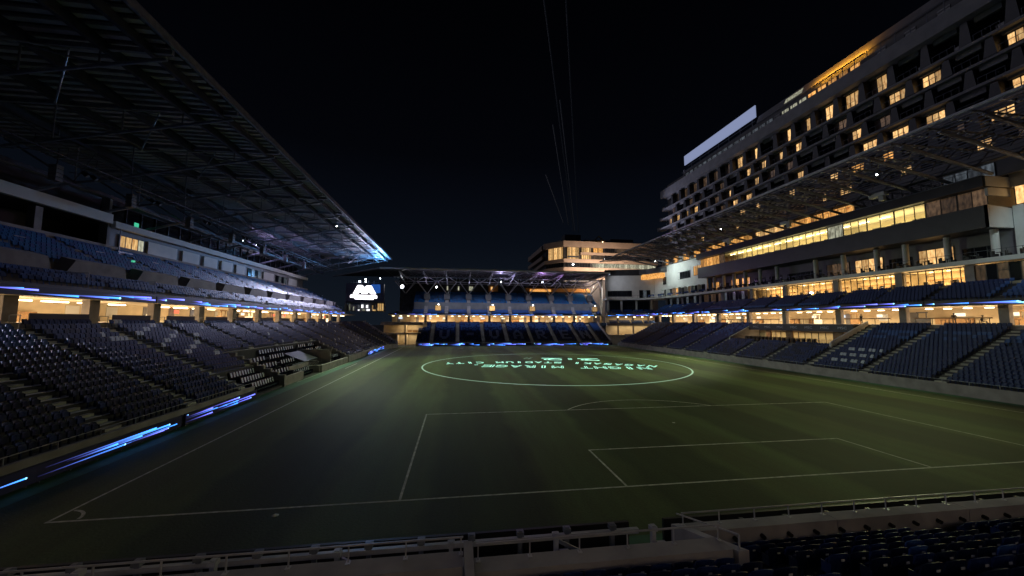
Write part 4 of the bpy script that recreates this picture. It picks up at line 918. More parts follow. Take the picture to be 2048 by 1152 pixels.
# row 1 windows (z 13.95-16.4) between pillars, rooms behind
one('room_floor', 'cream_paint', lambda q: R_.box(q, 2, 108, 16.6, 22, 13.5, 13.85), T)
one('room_back', 'cream_paint', lambda q: R_.box(q, 2, 108, 21.4, 21.7, 13.86, 16.5), T)
bays = [(3.5,10,'o'),(11.2,17.5,'d'),(18.6,25.4,'m'),(26.0,34.4,'g'),(36.2,45.2,'g'),(46.6,57.0,'g'),(58.8,66.8,'g'),(68.8,77.4,'d'),(78.8,87.2,'b'),(88.6,96.5,'d'),(98,106,'d')]
for a, b, k in bays:
    n = 8 if b-a > 8 else 6
    ms = {'o':'win_lit','d':['glass_dark','win_cold','glass_dark'],'m':['glass_dark','win_dim'],'g':'glass','b':['win_dim','glass_dark','win_dim']}[k]
    win_row(R_, T, a, b, 17.0, 13.95, 16.4, n, ms, transom=(n//2,), fm='black')
    one('pillar', 'concrete', lambda q: R_.box(q, b+.02, b+1.1 if b+1.1 < 108 else 108, 16.75, 17.6, 12.9, 16.55), T)
    if k == 'g':
        one('room_lamp', 'lamp_warm', lambda q: [R_.box(q, a+1+j*2.2, a+1.5+j*2.2, 18.6, 18.75, 16.26, 16.32) for j in range(int((b-a-1)/2.2))], T)
        one('ceiling_panel', 'cream_paint', lambda q: R_.box(q, a, b, 17.7, 21.3, 16.42, 16.5), T)
        warm_area('ceiling_fill', (92.6, (a+b)/2, 13.9), 2.6, b-a-1, 420, (math.pi,0,0), (1,.68,.32)).data.spread = math.radians(150)  # added upward fill imitating light bounced onto the ceiling
        warm_area('lounge_light', (73+19.6, (a+b)/2, 16.3), 3, b-a-1, 1000, col=(1,.66,.30))
        one('lounge_table', 'wood', lambda q: [ (R_.box(q, a+.8+j*1.9, a+2.0+j*1.9, 19, 19.8, 14.5, 14.58), R_.box(q, a+1.3+j*1.9, a+1.5+j*1.9, 19.3, 19.5, 13.86, 14.5)) for j in range(int((b-a-1)/1.9))], T)
        one('lounge_chair', 'cloth_dark', lambda q: [ (R_.box(q, a+.5+j*.95, a+.9+j*.95, 18.3+.9*(j%2), 18.7+.9*(j%2), 13.86, 14.8)) for j in range(int((b-a-1)/.95))], T)
        one('hanging_shelf', 'wood', lambda q: R_.box(q, a+.6, b-.6, 21.0, 21.38, 15.1, 15.35), T)
# balcony slab line, sweeping round the far corner
SL = [(89,-4),(89,97),(88.7,104),(87.6,110),(85.2,115.6),(81,118.6),(73.2,119.8)]
one('balcony_slab', 'white_paint', lambda q: q.ribbon(SL, 9.0, 16.62, 17.25), T)
def brail(q):
    pts = [Vector(p) for p in SL]
    for a, b in zip(pts, pts[1:]):
        L = (b-a).length; n = max(1, int(L/1.5))
        q.bar((a.x+.15,a.y,18.3),(b.x+.15,b.y,18.3),.05)
        for k in range(n): p = a+(b-a)*k/n; q.bar((p.x+.15,p.y,17.25),(p.x+.15,p.y,18.3),.045)
one('balcony_rail', 'dark_steel', brail, T)
# balcony seats
rnd = random.Random(3)
def bseat(x, y, rot, mt='seat_blue'):
    o = link('balcony_seat', seat_mesh(R_, mt), T, loc=(x-.0, y, 17.25)); o.rotation_euler = (0,0,rot); o.scale = (1.15,1.15,1.15)
y = 58
while y < 114:
    for k in range(4):
        yy = y+k*.62; x = 89.6 if yy < 98 else 89.6-(yy-98)*.09-.014*(yy-98)**2
        bseat(x, yy, rnd.uniform(.3,.7) if yy > 86 else rnd.uniform(-.2,.2), 'seat_blue' if yy > 84 else 'seat_black')
    one('side_table', 'white_paint', lambda q: q.box((x, y-.6, 17.26),(x+.5, y-.2, 17.75)), T)
    y += 4.0
for k in range(7): bseat(89.8, 9.5+k*.75+(.6 if k > 3 else 0), 0)
y = 20
while y < 84:
    one('balcony_table', 'dark_panel', lambda q: (q.tube((90.4,y,17.26),(90.4,y,17.95),.06), q.tube((90.4,y,17.95),(90.4,y,18.0),.45,10)), T)
    for dx, dy in ((-.1,-.8),(.1,.8),(-.75,.1)):
        one('balcony_chair', 'black', lambda q: (q.box((90.4+dx-.22,y+dy-.22,17.26),(90.4+dx+.22,y+dy+.22,17.7)), q.box((90.4+dx-.22,y+dy+.16,17.71),(90.4+dx+.22,y+dy+.22,18.15))), T)
    y += 2.9
# row 2 recess behind the balcony: wall x=93.6, columns, windows
one('recess_wall', 'grey_panel', lambda q: R_.box(q, -4, 88, 20.6, 20.9, 17.25, 21.5), T)
y = 6.5
for k, (a, b, m) in enumerate(((2,9,'glass_dark'),(24.6,28.8,'glass_dark'),(29.8,34.4,'win_lit'),(35.4,38.9,'glass_dark'),(39.9,44.8,'win_lit'),(46,50.6,'win_dim'),(52,60.4,'glass_dark'),(62,65.6,'glass_dark'),(67,70.5,'glass_dark'),(72.0,74.8,'win_amber'),(76,79,'win_amber'),(80,83,'glass_dark'),(84,87,'win_amber'))):
    win_row(R_, T, a, b, 20.55, 17.35, 20.2 if m != 'glass_dark' else 19.5, max(2, int((b-a)/1.1)), m, transom=(0,))
for y in (24, 29.3, 34.9, 39.4, 45.4, 51.3, 61.2, 66.3, 71.3, 75.4, 79.5, 83.5):
    one('column', 'white_paint', lambda q: q.tube((91.6,y,17.26),(91.6,y,21.48),.42,14), T)
# projecting block: dark band, window band 3, slab, window band 4
B0, B1 = 22.9, 87.4
one('band_panel', 'dark_panel', lambda q: R_.box(q, B0, B1, 16.0, 16.4, 21.5, 24.65), T)
one('block_floor', 'dark_panel', lambda q: R_.box(q, B0+.4, B1-.3, 16.41, 20.9, 21.52, 21.8), T)
one('end_panel', 'white_paint', lambda q: (q.add([(89,B0-.003,21.5),(93.2,B0-.003,21.5),(93.2,B0-.003,24.3),(89,B0-.003,24.65),(89,B0+.38,21.5),(93.2,B0+.38,21.5),(93.2,B0+.38,24.3),(89,B0+.38,24.65)], [(0,1,2,3),(7,6,5,4),(0,4,5,1),(1,5,6,2),(2,6,7,3),(3,7,4,0)]), q.box((89.4,B0+.05,26.0),(93.4,B0+.35,27.1)), q.box((88.9,B0-.1,27.25),(94,B0+.3,28.75))), T)
one('room_floor', 'dark_panel', lambda q: R_.box(q, B0+.4, B1-.3, 16.45, 23, 24.3, 24.6), T)
one('room_back', 'cream_paint', lambda q: R_.box(q, B0, B1, 22, 22.3, 24.61, 27.2), T)
one('roof_fascia', 'dark_panel', lambda q: R_.box(q, B0, B1, 15.6, 23, 27.25, 28.75), T)
one('fascia_trim', 'steel', lambda q: R_.box(q, B0-.2, B1, 15.5, 15.7, 28.76, 28.85), T)
bands = [(23.3,26.5,'win_dim',2),(26.6,30.4,'win_dim',2),(30.5,34.8,'glass',3),(34.9,39.2,'glass',2),(39.3,43.5,'glass',3),(43.6,46.6,'win_office',2),(46.7,56.3,'glass',6),(56.4,66.5,'glass',6),(66.6,76.5,'glass',6),(76.6,78.5,'win_dim',1),(78.6,87.0,'win_amber',6)]
for a, b, m, n in bands: win_row(R_, T, a, b, 16.9, 24.68, 27.15, n, m, transom=None)
one('ceiling_light', 'lamp_warm', lambda q: [R_.box(q, a, a+1.7, 18.8, 19.05, 26.9, 26.98) for a in (37,40.5,44,47,49.2,51.6,54.5,57,60,63,66,69,72,75)], T)
one('ceiling_panel', 'cream_paint', lambda q: R_.box(q, B0+.2, B1-.2, 17.1, 21.9, 27.16, 27.24), T)
for a, b in ((31,46),(47,61),(62,76)): warm_area('ceiling_fill', (92.4, (a+b)/2, 24.66), 3.0, b-a-1, 900, (math.pi,0,0), (1,.82,.38)).data.spread = math.radians(150)  # hidden upward fill added in place of bounced light
for a, b in ((31,46),(47,61),(62,76)): warm_area('lounge_light', (92.2, (a+b)/2, 27.1), 3.5, b-a-1, 2000, col=(1,.80,.36))
one('lounge_sofa', 'cloth_grey', lambda q: [R_.box(q, 32+j*3.1, 33.4+j*3.1, 18.4, 19.2, 24.61, 25.35) for j in range(14)], T)
for a, b, m in ((23.2,29,'win_cold'),(29.2,36,'glass_dark'),(36.2,42.4,'glass_dark'),(42.6,48.8,'win_amber'),(49,57,'win_amber'),(58.5,67,'win_lit'),(68.2,76.5,'win_amber'),(78.4,86.4,'win_amber')):
    win_row(R_, T, a, b, 18.6, 28.9, 30.95, max(3, int((b-a)/1.3)), m, t=.04)
one('upper_wall', 'grey_panel', lambda q: R_.box(q, -4, 112, 18.65, 19.0, 28.86, 32.6), T)
for a, b in ((89.4,92.6),(95.2,98.4),(101.4,104.2),(107.6,109.4)): win_row(R_, T, a, b, 18.6, 28.9, 30.9, 3, 'win_amber', t=.03)
one('ledge_rail', 'dark_steel', lambda q: (R_.box(q, B0, B1, 15.75, 15.8, 29.75, 29.8), [R_.box(q, B0+k*1.6, B0+k*1.6+.05, 15.75, 15.8, 28.86, 29.75) for k in range(40)]), T)
# white wall beyond the block, sweeping to the corner
WW = [(92.0,87.45),(92,100),(91.8,106),(91.3,112),(90.8,116.4)]
one('white_wall', 'white_paint', lambda q: q.ribbon(WW, .35, 17.26, 28.7), T)
WR = Fr((92,0,0),(0,1,0),(1,0,0))
win_row(WR, T, 88.5, 93.8, -.005, 23.2, 26.2, 5, 'win_amber'); win_row(WR, T, 95.6, 104.3, -.005, 22.9, 25.2, 6, 'glass_dark'); one('pane', 'glass_dark', lambda q: q.box((91.1,109,21.9),(91.3,111,24.6)), T)
for k, yy in enumerate((89.2,92.6,96.2,99.6,103,106.4,109.6)):
    x = 92 if yy < 101 else 92-(yy-100)*.06
    one('balcony_door', 'black', lambda q: q.box((x-.08,yy-.8,17.27),(x-.004,yy+.8,20.0)), T)
    one('pane', ['glass_dark','glass_dark','win_dim','glass_dark','win_amber','glass_dark','win_cold'][k], lambda q: q.box((x-.10,yy-.7,17.35),(x-.085,yy+.7,19.9)), T)
    one('privacy_screen', 'white_paint', lambda q: q.box((x-1.3,yy+1.1,17.27),(x-.09,yy+1.2,20.0)), T)
# wall beyond near end of block
one('near_wall', 'white_paint', lambda q: (q.box((93.2,-4,17.26),(93.5,22.85,24.6)), q.box((93.2,-4,27.3),(93.5,22.85,32.6))), T)
win_row(Fr((93.2,0,0),(0,1,0),(1,0,0)), T, 10, 22.4, 0, 24.7, 27.2, 8, 'win_lit'); win_row(Fr((93.2,0,0),(0,1,0),(1,0,0)), T, 8, 19.5, -.1, 17.6, 20.6, 7, 'win_amber')
# corner building facing the camera diagonally
CB = Fr((90.8,116.5,0), (Vector((73.2,121.4))-Vector((90.8,116.5))).to_3d(), (Vector((-4.9,-17.6))*-1).to_3d().cross(Vector((0,0,0))) if 0 else Vector((4.9,17.6,0)))
CL = (Vector((73.2,121.4))-Vector((90.8,116.5))).length
one('corner_wall', 'white_paint', lambda q: CB.box(q, 0, CL, 0, .4, 17.26, 26.0), T)
one('corner_parapet', 'dark_panel', lambda q: CB.box(q, -.2, CL, -.15, 3, 26.01, 28.3), T)
MATS['grey_panel'].node_tree.nodes  # keep
win_row(CB, T, 8.4, 17.4, -.005, 18.0, 20.1, 5, 'glass_dark'); win_row(CB, T, 1.6, 5.6, -.005, 17.5, 20.3, 3, ['glass_dark','win_cold'])
one('corner_bay', 'grey_panel', lambda q: q.ribbon([(92.5,108.5),(89.8,109.6),(88.4,112.4),(87.6,116.4),(85,118.1)], .5, 26.3, 28.2), T)
one('corner_bay_glass', 'win_amber', lambda q: q.ribbon([(92.0,109.8),(90.2,110.6),(89,113),(88.2,116.2),(86,117.9)], .2, 24.3, 26.28), T)
one('corner_lower_wall', 'grey_panel', lambda q: (CB.box(q, 0, CL, 1.5, 1.8, 8.0, 16.6), CB.box(q, 0, CL, -4.0, 1.49, 10.4, 10.9)), T)
for s in (1, 6.5, 12, 17): one('column', 'white_paint', lambda q: CB.box(q, s, s+.7, -.4, .3, 10.91, 16.6), T)
win_row(CB, T, 1.9, 17.5, 1.45, 12.6, 16.2, 8, 'glass_dark')
seats = []
qq = MB()
for i in range(3):
    CB.box(qq, 0, CL, -4+i*1.0, -3+i*1.0, 10.91, 11.3+.4*i)
    for k in range(34):
        if k % 8: seats.append((.5+k*.5, -4+i*1.0+.3, 11.3+.4*i, 1))
for i in range(3):
    CB.box(qq, 0, CL, -4+i*1.0, -3+i*1.0, 6.9, 7.4+.35*i)
    for k in range(34):
        if k % 9: seats.append((.5+k*.5, -4+i*1.0+.3, 7.4+.35*i, 1))
qq.build('corner_terrace', 'concrete', T); place_seats(CB, T, seats, 0)
led_board(CB, 0, CL, -4.2, 10.5, 11.1, dens=.8, seed=81, label='short LED ribbon on the far right corner', cat='LED ribbon', group='LED ribbon over the concourse')
one('corner_back_wall', 'cream_paint', lambda q: (CB.box(q, 0, CL, 1.2, 1.49, 8.0, 10.39), CB.box(q, 0, CL, .6, .8, 3.6, 6.89), CB.box(q, 0, CL, -4, .59, 3.3, 3.6)), T)
for s in (3, 8.5, 14): one('pillar', 'concrete', lambda q: (CB.box(q, s, s+.6, -3.4, -2.9, 8.3, 10.39), CB.box(q, s, s+.5, -3.4, -2.9, 3.61, 6.89)), T)
one('corner_lamp', 'lamp_warm', lambda q: [CB.box(q, s, s+.5, -3.6, -3.2, 10.0, 10.2) for s in (2, 5.2, 8, 11, 14)], T)
warm_area('corner_light', CB.p(9, -1.2, 10.2), 14, 3, 220, (0,0,-.27)); warm_area('corner_light', CB.p(9, -1.2, 6.7), 14, 3, 260, (0,0,-.27))
one('tunnel_block', 'concrete', lambda q: (CB.box(q, 3.5, 12, -6.5, -4.02, 2.9, 3.9), CB.box(q, 3.5, 5, -6.5, -4.02, 0, 2.89), CB.box(q, 9.5, 12, -6.5, -4.02, 0, 2.89)), T)
one('tunnel_door', 'wood', lambda q: CB.box(q, 5.02, 9.48, -4.6, -4.4, 0, 2.88), T)
def csteps(q):
    for i in range(11): CB.box(q, 12.1, 17.5, -7+i*.3, -6.702+i*.3, 0, .3*(i+1)); R_.box(q, 109.1, 110.6, i*1.25, (i+1)*1.25-.002, 0, .9+.6*i)
one('corner_steps', 'tread', csteps, T)
# lounge cut into the right tier
TLn = thing('pitch_lounge', 'lit glazed lounge with dark sign band sunk into the right tier', 'lounge')
one('lounge_floor', 'concrete', lambda q: R_.box(q, 38.2, 62.2, 6.6, 14.2, 3.9, 4.25), TLn)
one('sloping_wall', 'white_paint', lambda q: [q.add([R_.p(s,6.2,4.0),R_.p(s+.3,6.2,4.0),R_.p(s+.3,13.9,4.0),R_.p(s,13.9,4.0),R_.p(s,6.2,4.9),R_.p(s+.3,6.2,4.9),R_.p(s+.3,13.9,8.5),R_.p(s,13.9,8.5)], [(0,3,2,1),(4,5,6,7),(0,1,5,4),(1,2,6,5),(2,3,7,6),(3,0,4,7)]) for s in (37.95,62.15)], TLn)
one('sign_band', 'dark_panel', lambda q: R_.box(q, 38.3, 62.1, 11.2, 14.3, 6.55, 7.9), TLn)
one('lounge_back', 'cream_paint', lambda q: R_.box(q, 38.3, 62.1, 14.0, 14.25, 4.26, 6.54), TLn)
win_row(R_, TLn, 38.5, 41, 12.2, 4.3, 6.3, 2, 'glass'); win_row(R_, TLn, 42.8, 51.5, 12.2, 4.3, 6.3, 6, 'glass'); win_row(R_, TLn, 53, 57, 12.2, 4.3, 6.3, 3, 'glass')
one('lounge_pier', 'wood', lambda q: [R_.box(q, a, b, 12.1, 12.6, 4.26, 6.54) for a, b in ((41.1,42.7),(51.6,52.9),(57.1,58.2))], TLn)
warm_area('lounge_light', (73+13.1, 50, 6.45), 1.2, 20, 420, col=(1,.70,.36)); warm_area('lounge_light', (73+11.6, 58, 6.4), .5, 6, 40, col=(1,.70,.45))
one('terrace_railing', 'wood', lambda q: (R_.box(q, 38.3, 62.1, 7.0, 7.05, 5.15, 5.2), [R_.box(q, 38.3+k*.4, 38.33+k*.4, 7.0, 7.04, 4.26, 5.15) for k in range(60)]), TLn)
one('bar_stool', 'cloth_dark', lambda q: [(R_.box(q, 43+k*1.1, 43.5+k*1.1, 8.3, 8.8, 4.26, 5.25)) for k in range(16)], TLn)
for k in range(7):
    o = outline_text(TLn, 'MSC', .62, 0, 0, 0, 1.6, fill=True, m='seat_white', name='sign_letters')
    o.location = (73+11.17, 40.2+k*3.3, 7.25); o.rotation_euler = (math.pi/2, 0, -math.pi/2)

# ------------------------------------------------------------------ right canopy
TK = thing('steel_canopy', 'open lattice steel canopy projecting from the right building', 'roof')
zc = 32.2
one('edge_beam', 'pale_steel', lambda q: (q.tube((73,-4,zc),(73,126,zc),.22,8), q.bar((73,126,zc),(92,112,zc),.2)), TK)
for j in range(14):
    x = 74.1+j*1.18; y1 = 126-(x-73)*.74
    one('purlin', 'dark_steel', lambda q: q.bar((x,-4,zc+.12+.02*j),(x,y1,zc+.12+.02*j),.10,.16), TK)
for k in range(31):
    y = 2.1+4.1*k
    x1 = min(90.5, 73+(126-y)/.74)
    if x1 < 76: continue
    def cb(q):
        q.tube((73.4,y,zc-.1),(x1,y,zc-.1+(0)),.10,6)
        if x1 > 88: q.tube((75.2,y,zc-.35),(89.8,y,28.95),.24,8); q.tube((82.5,y,30.5),(84.5,y,zc),.1); q.tube((87,y,29.6),(89.8,y,zc),.12)
        for j in range(12):
            xx = 73.6+j*1.18
            if xx < x1-.6: q.box((xx-.22,y-.16,zc-.36),(xx+.30,y+.16,zc-.26))
    one('rafter', 'steel', cb, TK)
    one('louvre_clip', 'pale_steel', lambda q: [q.box((73.9+j*1.18,y+2.05-.15,zc-.02),(74.4+j*1.18,y+2.05+.15,zc+.03)) for j in range(12) if 74.4+j*1.18 < x1-.6], TK, kind='stuff')
def lat(q):
    for k in range(30):
        y = 2.1+4.1*k; x1 = min(86, 73+(126-y)/.74-5)
        if x1 > 78: q.bar((77,y,zc-.5),(81.5,y+4.1,zc-.9),.08); q.bar((81.5,y,zc-.9),(x1,y+4.1,zc-1.4),.08)
    q.bar((81.5,-4,zc-1.0),(81.5,104,zc-1.0),.14); q.bar((86,-4,zc-2.0),(86,98,zc-2.0),.16)
one('bracing', 'dark_steel', lat, TK)
one('catwalk', 'dark_steel', lambda q: (q.box((86.6,-4,29.9),(87.6,100,30.0)), q.bar((86.6,-4,31),(86.6,100,31),.05)), TK)
for k, (y, x) in enumerate(((34, 86.2),(52,86.2),(70,86.2),(88,86.2))):
    Tq = thing('speaker_cluster', ['nearest','second','third','farthest'][k]+' pale equipment rack hung at the back of the right canopy', 'loudspeaker', 'racks under the right canopy')
    one('speaker_box', 'white_paint', lambda q: (q.box((x-.8,y-1.2,29.2),(x+.2,y+1.2,29.8)), q.box((x-.6,y-.9,28.4),(x,y-.2,29.19))), Tq)

# ------------------------------------------------------------------ hotel above
TH = thing('hotel_building', 'tall dark hotel with stepped balconies and scattered lit rooms above the right stand', 'building')
bx('tower_wall', 'dark_panel', (95.0, -4, 28), (112, 112.5, 60.0), TH)
ZS = [33.3, 36.7, 40.0, 43.4, 46.8, 50.2]
H_ = Fr((92.4,0,0), (0,1,0), (1,0,0))
mat('brown_wall', (0.16,0.10,0.075), .7, .1, .6)
mat('hotel_white', (0.24,0.235,0.255), 0.6, .1, .6)
for j, z in enumerate(ZS):
    ends = 120.5 - j*1.9
    one('balcony_slab', 'hotel_white', lambda q: (H_.box(q, -4, ends, -.25 if j % 2 else -.1, 2.59, z-.42, z),), TH)
    one('end_balcony', 'hotel_white', lambda q: (H_.box(q, ends+.01, ends+1.9, .4, 2.6, z-.42, z+.75)), TH)
one('top_slab', 'hotel_white', lambda q: (H_.box(q, -4, 111.4, -1.0, 2.59, 54.2, 56.9)), TH)
LIT = {}
rnd = random.Random(12)
litspec = [ (3,24.3,'l'),(3,29.5,0),(4,20.5,'l'),(3,20.7,'l'),(2,29.2,'l'),(1,29.9,'l'),(1,34.6,'l'),(2,24.8,'l'),(4,41.2,0)]
bay = 5.0
for j in range(6):
    z = ZS[j]; zt = (ZS[j+1] if j < 5 else 54.6)-.42
    nb = 23
    for b in range(nb):
        s = -3+b*bay + (2.5 if j % 2 else 0)
        if s > 106: continue
        # angled partition + dark planter block + white infill panel
        one('partition', 'dark_panel', lambda q: q.add([H_.p(s,-.22,z),H_.p(s+1.5,-.22,z),H_.p(s+1.9,2.58,z),H_.p(s,2.58,z),H_.p(s+.3,-.22,zt-.35),H_.p(s+1.1,-.22,zt-.35),H_.p(s+1.9,2.58,zt-.003),H_.p(s,2.58,zt-.003)], [(0,3,2,1),(4,5,6,7),(0,1,5,4),(1,2,6,5),(2,3,7,6),(3,0,4,7)]), TH)
        one('balcony_rail', 'dark_steel', lambda q: (H_.box(q, s+1.95, s+bay-.05, -.1, -.05, z+1.0, z+1.05), [H_.box(q, s+2+k*.95, s+2.04+k*.95, -.1, -.06, z, z+1.0) for k in range(4)]), TH)
        r = rnd.random()
        m = 'win_lit' if r < .40 else 'win_amber' if r < .46 else 'win_dim' if r < .62 else None
        if s > 70 and r > .3: m = 'win_dim' if r < .75 else None
        if m:
            one('bay_wall', 'brown_wall', lambda q: H_.box(q, s+1.95, s+bay-.02, 1.12, 1.4, z, zt-.003), TH)
            one('lintel', 'hotel_white', lambda q: H_.box(q, s+1.95, s+bay-.05, .75, 1.11, zt-.42, zt-.003), TH)
            if rnd.random() < .25: n, a, bb = 1, s+2.5, s+3.4
            elif rnd.random() < .4: n, a, bb = 2, s+2.2, s+3.9
            else: n, a, bb = 3, s+2.1, s+bay-.4
            win_row(H_, TH, a, bb, 1.11, z+.75, zt-.62, n, m, t=.06)
        else:
            one('infill_panel', 'hotel_white', lambda q: H_.box(q, s+1.95, s+bay-.05, .5, .8, zt-.85, zt-.003), TH)
            win_row(H_, TH, s+2.1, s+bay-.5, 2.55, z+.25, zt-1.15, 3, 'glass_dark', t=.05)
one('top_glazing', 'dark_panel', lambda q: H_.box(q, -4, 98.5, .6, 2.59, 56.91, 59.6), TH)
for k in range(44):
    s = -3+k*2.3
    m = 'win_amber' if 40 < s < 51 else 'win_office' if 52 < s < 58 or s in () else 'win_cold' if s > 60 else 'glass_dark'
    if m != 'glass_dark' or k % 2: one('pane', m, lambda q: H_.box(q, s, s+1.7, .50, .59, 57.6 if m != 'win_amber' else 57.4, 58.6), TH)
one('top_rail', 'dark_steel', lambda q: (H_.box(q, -4, 98, -.6, -.5, 58.9, 59.0), [H_.box(q, -3+k*2.3, -2.9+k*2.3, -.6, -.52, 56.91, 58.9) for k in range(44)]), TH)
one('roof_parapet', 'hotel_white', lambda q: q.add([(92.6,-4,59.7),(92.6,66,59.7),(94.6,66,59.7),(94.6,-4,59.7),(93.4,-4,61.6),(93.4,66,61.6),(94.6,66,61.6),(94.6,-4,61.6)], [(0,3,2,1),(4,5,6,7),(0,1,5,4),(1,2,6,5),(2,3,7,6),(3,0,4,7)]), TH)
def lay_z(n): return n
one('light_trough', 'black', lambda q: q.box((91.75,39,58.95),(91.95,49.5,59.1)), TH)
warm_area('orange_light', (91.85,44.2,59.13), .14, 10.5, 1300, (0, math.radians(-152), 0), (1,.42,.03))
one('pale_light_strip', 'win_office', lambda q: q.add([(92.56,52.8,59.9),(92.56,57.5,59.9),(93.34,57.5,61.4),(93.34,52.8,61.4)], [(0,1,2,3)][::-1]), TH)
one('stair_head', 'hotel_white', lambda q: q.box((93.0,98.5,56.91),(97,98.9,60.4)), TH)
TBb = thing('rooftop_screen', 'long pale blue lit panel standing on the hotel roof', 'billboard')
for k in range(4): bx('screen_panel', 'billboard', (92.6, 66.2+k*7.85, 61.5), (92.85, 66.2+(k+1)*7.85-.04, 64.7), TBb)
one('support_frame', 'dark_steel', lambda q: [q.bar((93.2,68+k*4.4,59.6),(93.2,68+k*4.4,64.4),.15) for k in range(7)] + [q.bar((93.2,67,60.9),(93.2,96.5,60.9),.12)], TBb)

# ------------------------------------------------------------------ office building beyond the far stand
TO = thing('office_building', 'beige banded office block with tall lit corner windows behind the far stand', 'building')
mat('beige', (0.50,0.38,0.30), .75, .08, .4, emit=(.5,.36,.27), estr=0.0)
PLN = [(65,150),(112,151.2),(112,200),(59,200),(58,159)]
def core(q): q.prism([(65.4,151),(112,152),(112,199),(60,199),(59,159.6)], 8, 44)
one('core_wall', 'dark_panel', core, TO)
def band(name, z0, z1, xs=None):
    one(name, 'beige', lambda q: q.prism([(65,150),(112,151.2),(112,200),(59,200),(58,159)], z0, z1), TO)
band('roof_band', 42.9, 45.7); band('floor_band', 35.6, 37.3); band('floor_band', 31.7, 33.4); band('floor_band', 27.8, 29.6)
one('floor_band', 'beige', lambda q: q.prism([(73.2,150.1),(112,151.3),(112,153),(73.2,153)], 39.4, 40.6), TO)
OF = Fr((65,150.45,0), (47,1.2,0), (-1.2,47,0)); OG = Fr((58.25,159,0), (6.85,-8.9,0), (8.9,6.85,0))
win_row(OF, TO, 1.8, 7.6, .0, 37.4, 42.8, 9, 'win_lit', t=.07); win_row(OG, TO, 2.0, 10.6, .3, 37.4, 42.8, 10, 'win_lit', t=.07)
one('stair_flight', 'concrete_dark', lambda q: OF.box(q, 2.0, 7.4, -.12, -.09, 38.0, 38.8), TO)
for z0, z1, mm in ((40.7,42.8,('win_lit','win_amber','glass_dark','win_dim')),(37.4,39.3,('win_lit','win_dim','glass_dark','glass_dark'))):
    for k in range(6): win_row(OF, TO, 8.8+k*5.8, 8.8+k*5.8+4.7, 0, z0, z1, 5, mm[min(k,3)], t=.06)
win_row(OF, TO, 1.0, 13, 0, 33.5, 35.5, 9, 'glass_dark'); win_row(OF, TO, 14, 46, 0, 33.5, 35.5, 22, 'win_office'); win_row(OG, TO, .6, 10.8, .3, 33.5, 35.5, 7, 'glass_dark')
win_row(OF, TO, 6, 44, 0, 29.7, 31.6, 24, 'win_dim')
one('side_fin', 'beige', lambda q: (q.box((57.4,162,42.9),(58.4,198,45.2)), q.box((57.4,162,38.4),(58.4,198,40.2))), TO)
one('roof_plant', 'dark_panel', lambda q: (q.box((68,158,45.71),(76,164,50.5)), q.box((77,156,45.71),(90,162,47.8)), q.box((92,160,45.71),(104,168,49.5))), TO)
one('roof_frame', 'wood', lambda q: (q.bar((80,155,45.8),(84,155,49.5),.4), q.bar((84,155,49.5),(88,155,45.8),.4), q.box((80,154,46.5),(87,155,47.2))), TO)
one('roof_lamp', 'lamp_warm', lambda q: q.tube((85.5,153.6,46.3),(85.5,153.9,46.5),.22,8), TO)
one('street_lamp_lens', 'lamp_white', lambda q: q.tube((69.5,149.6,34.6),(69.5,149.8,34.7),.28,8), TO)
warm_area('plaza_light', (80, 134, 28), 20, 6, 12000, (math.radians(75), 0, 0), (1,.74,.55))
# beams of light rising from the roof equipment, drawn as faintly glowing tubes
for k, (b0, tp) in enumerate((((1157,465),(1132,0)),((1147,462),(1088,0)),((1137,450),(1106,250)),((1127,446),(1092,350)),((1150,463),(1120,200)))):
    def ray(px, y):
        d = r2*((px[0]-1024)/764.72) - u2*((px[1]-576)/764.72) + f_; t = (y-CAMP.y)/d.y; return CAMP + d*t
    a = ray(b0, 160); b = ray(tp, 190)
    o = one('light_beam', 'beam', lambda q: q.tube(a, b, .20, 6, r2=.40))
    tag(o, ['rightmost thin light beam rising from the office roof', 'longest thin light beam leaning left above the office roof', 'short faint beam third from the right over the office roof', 'leftmost short faint beam over the office roof', 'faint beam between the two longest ones over the office roof'][k], 'light beam', 'thin beams in the night sky')

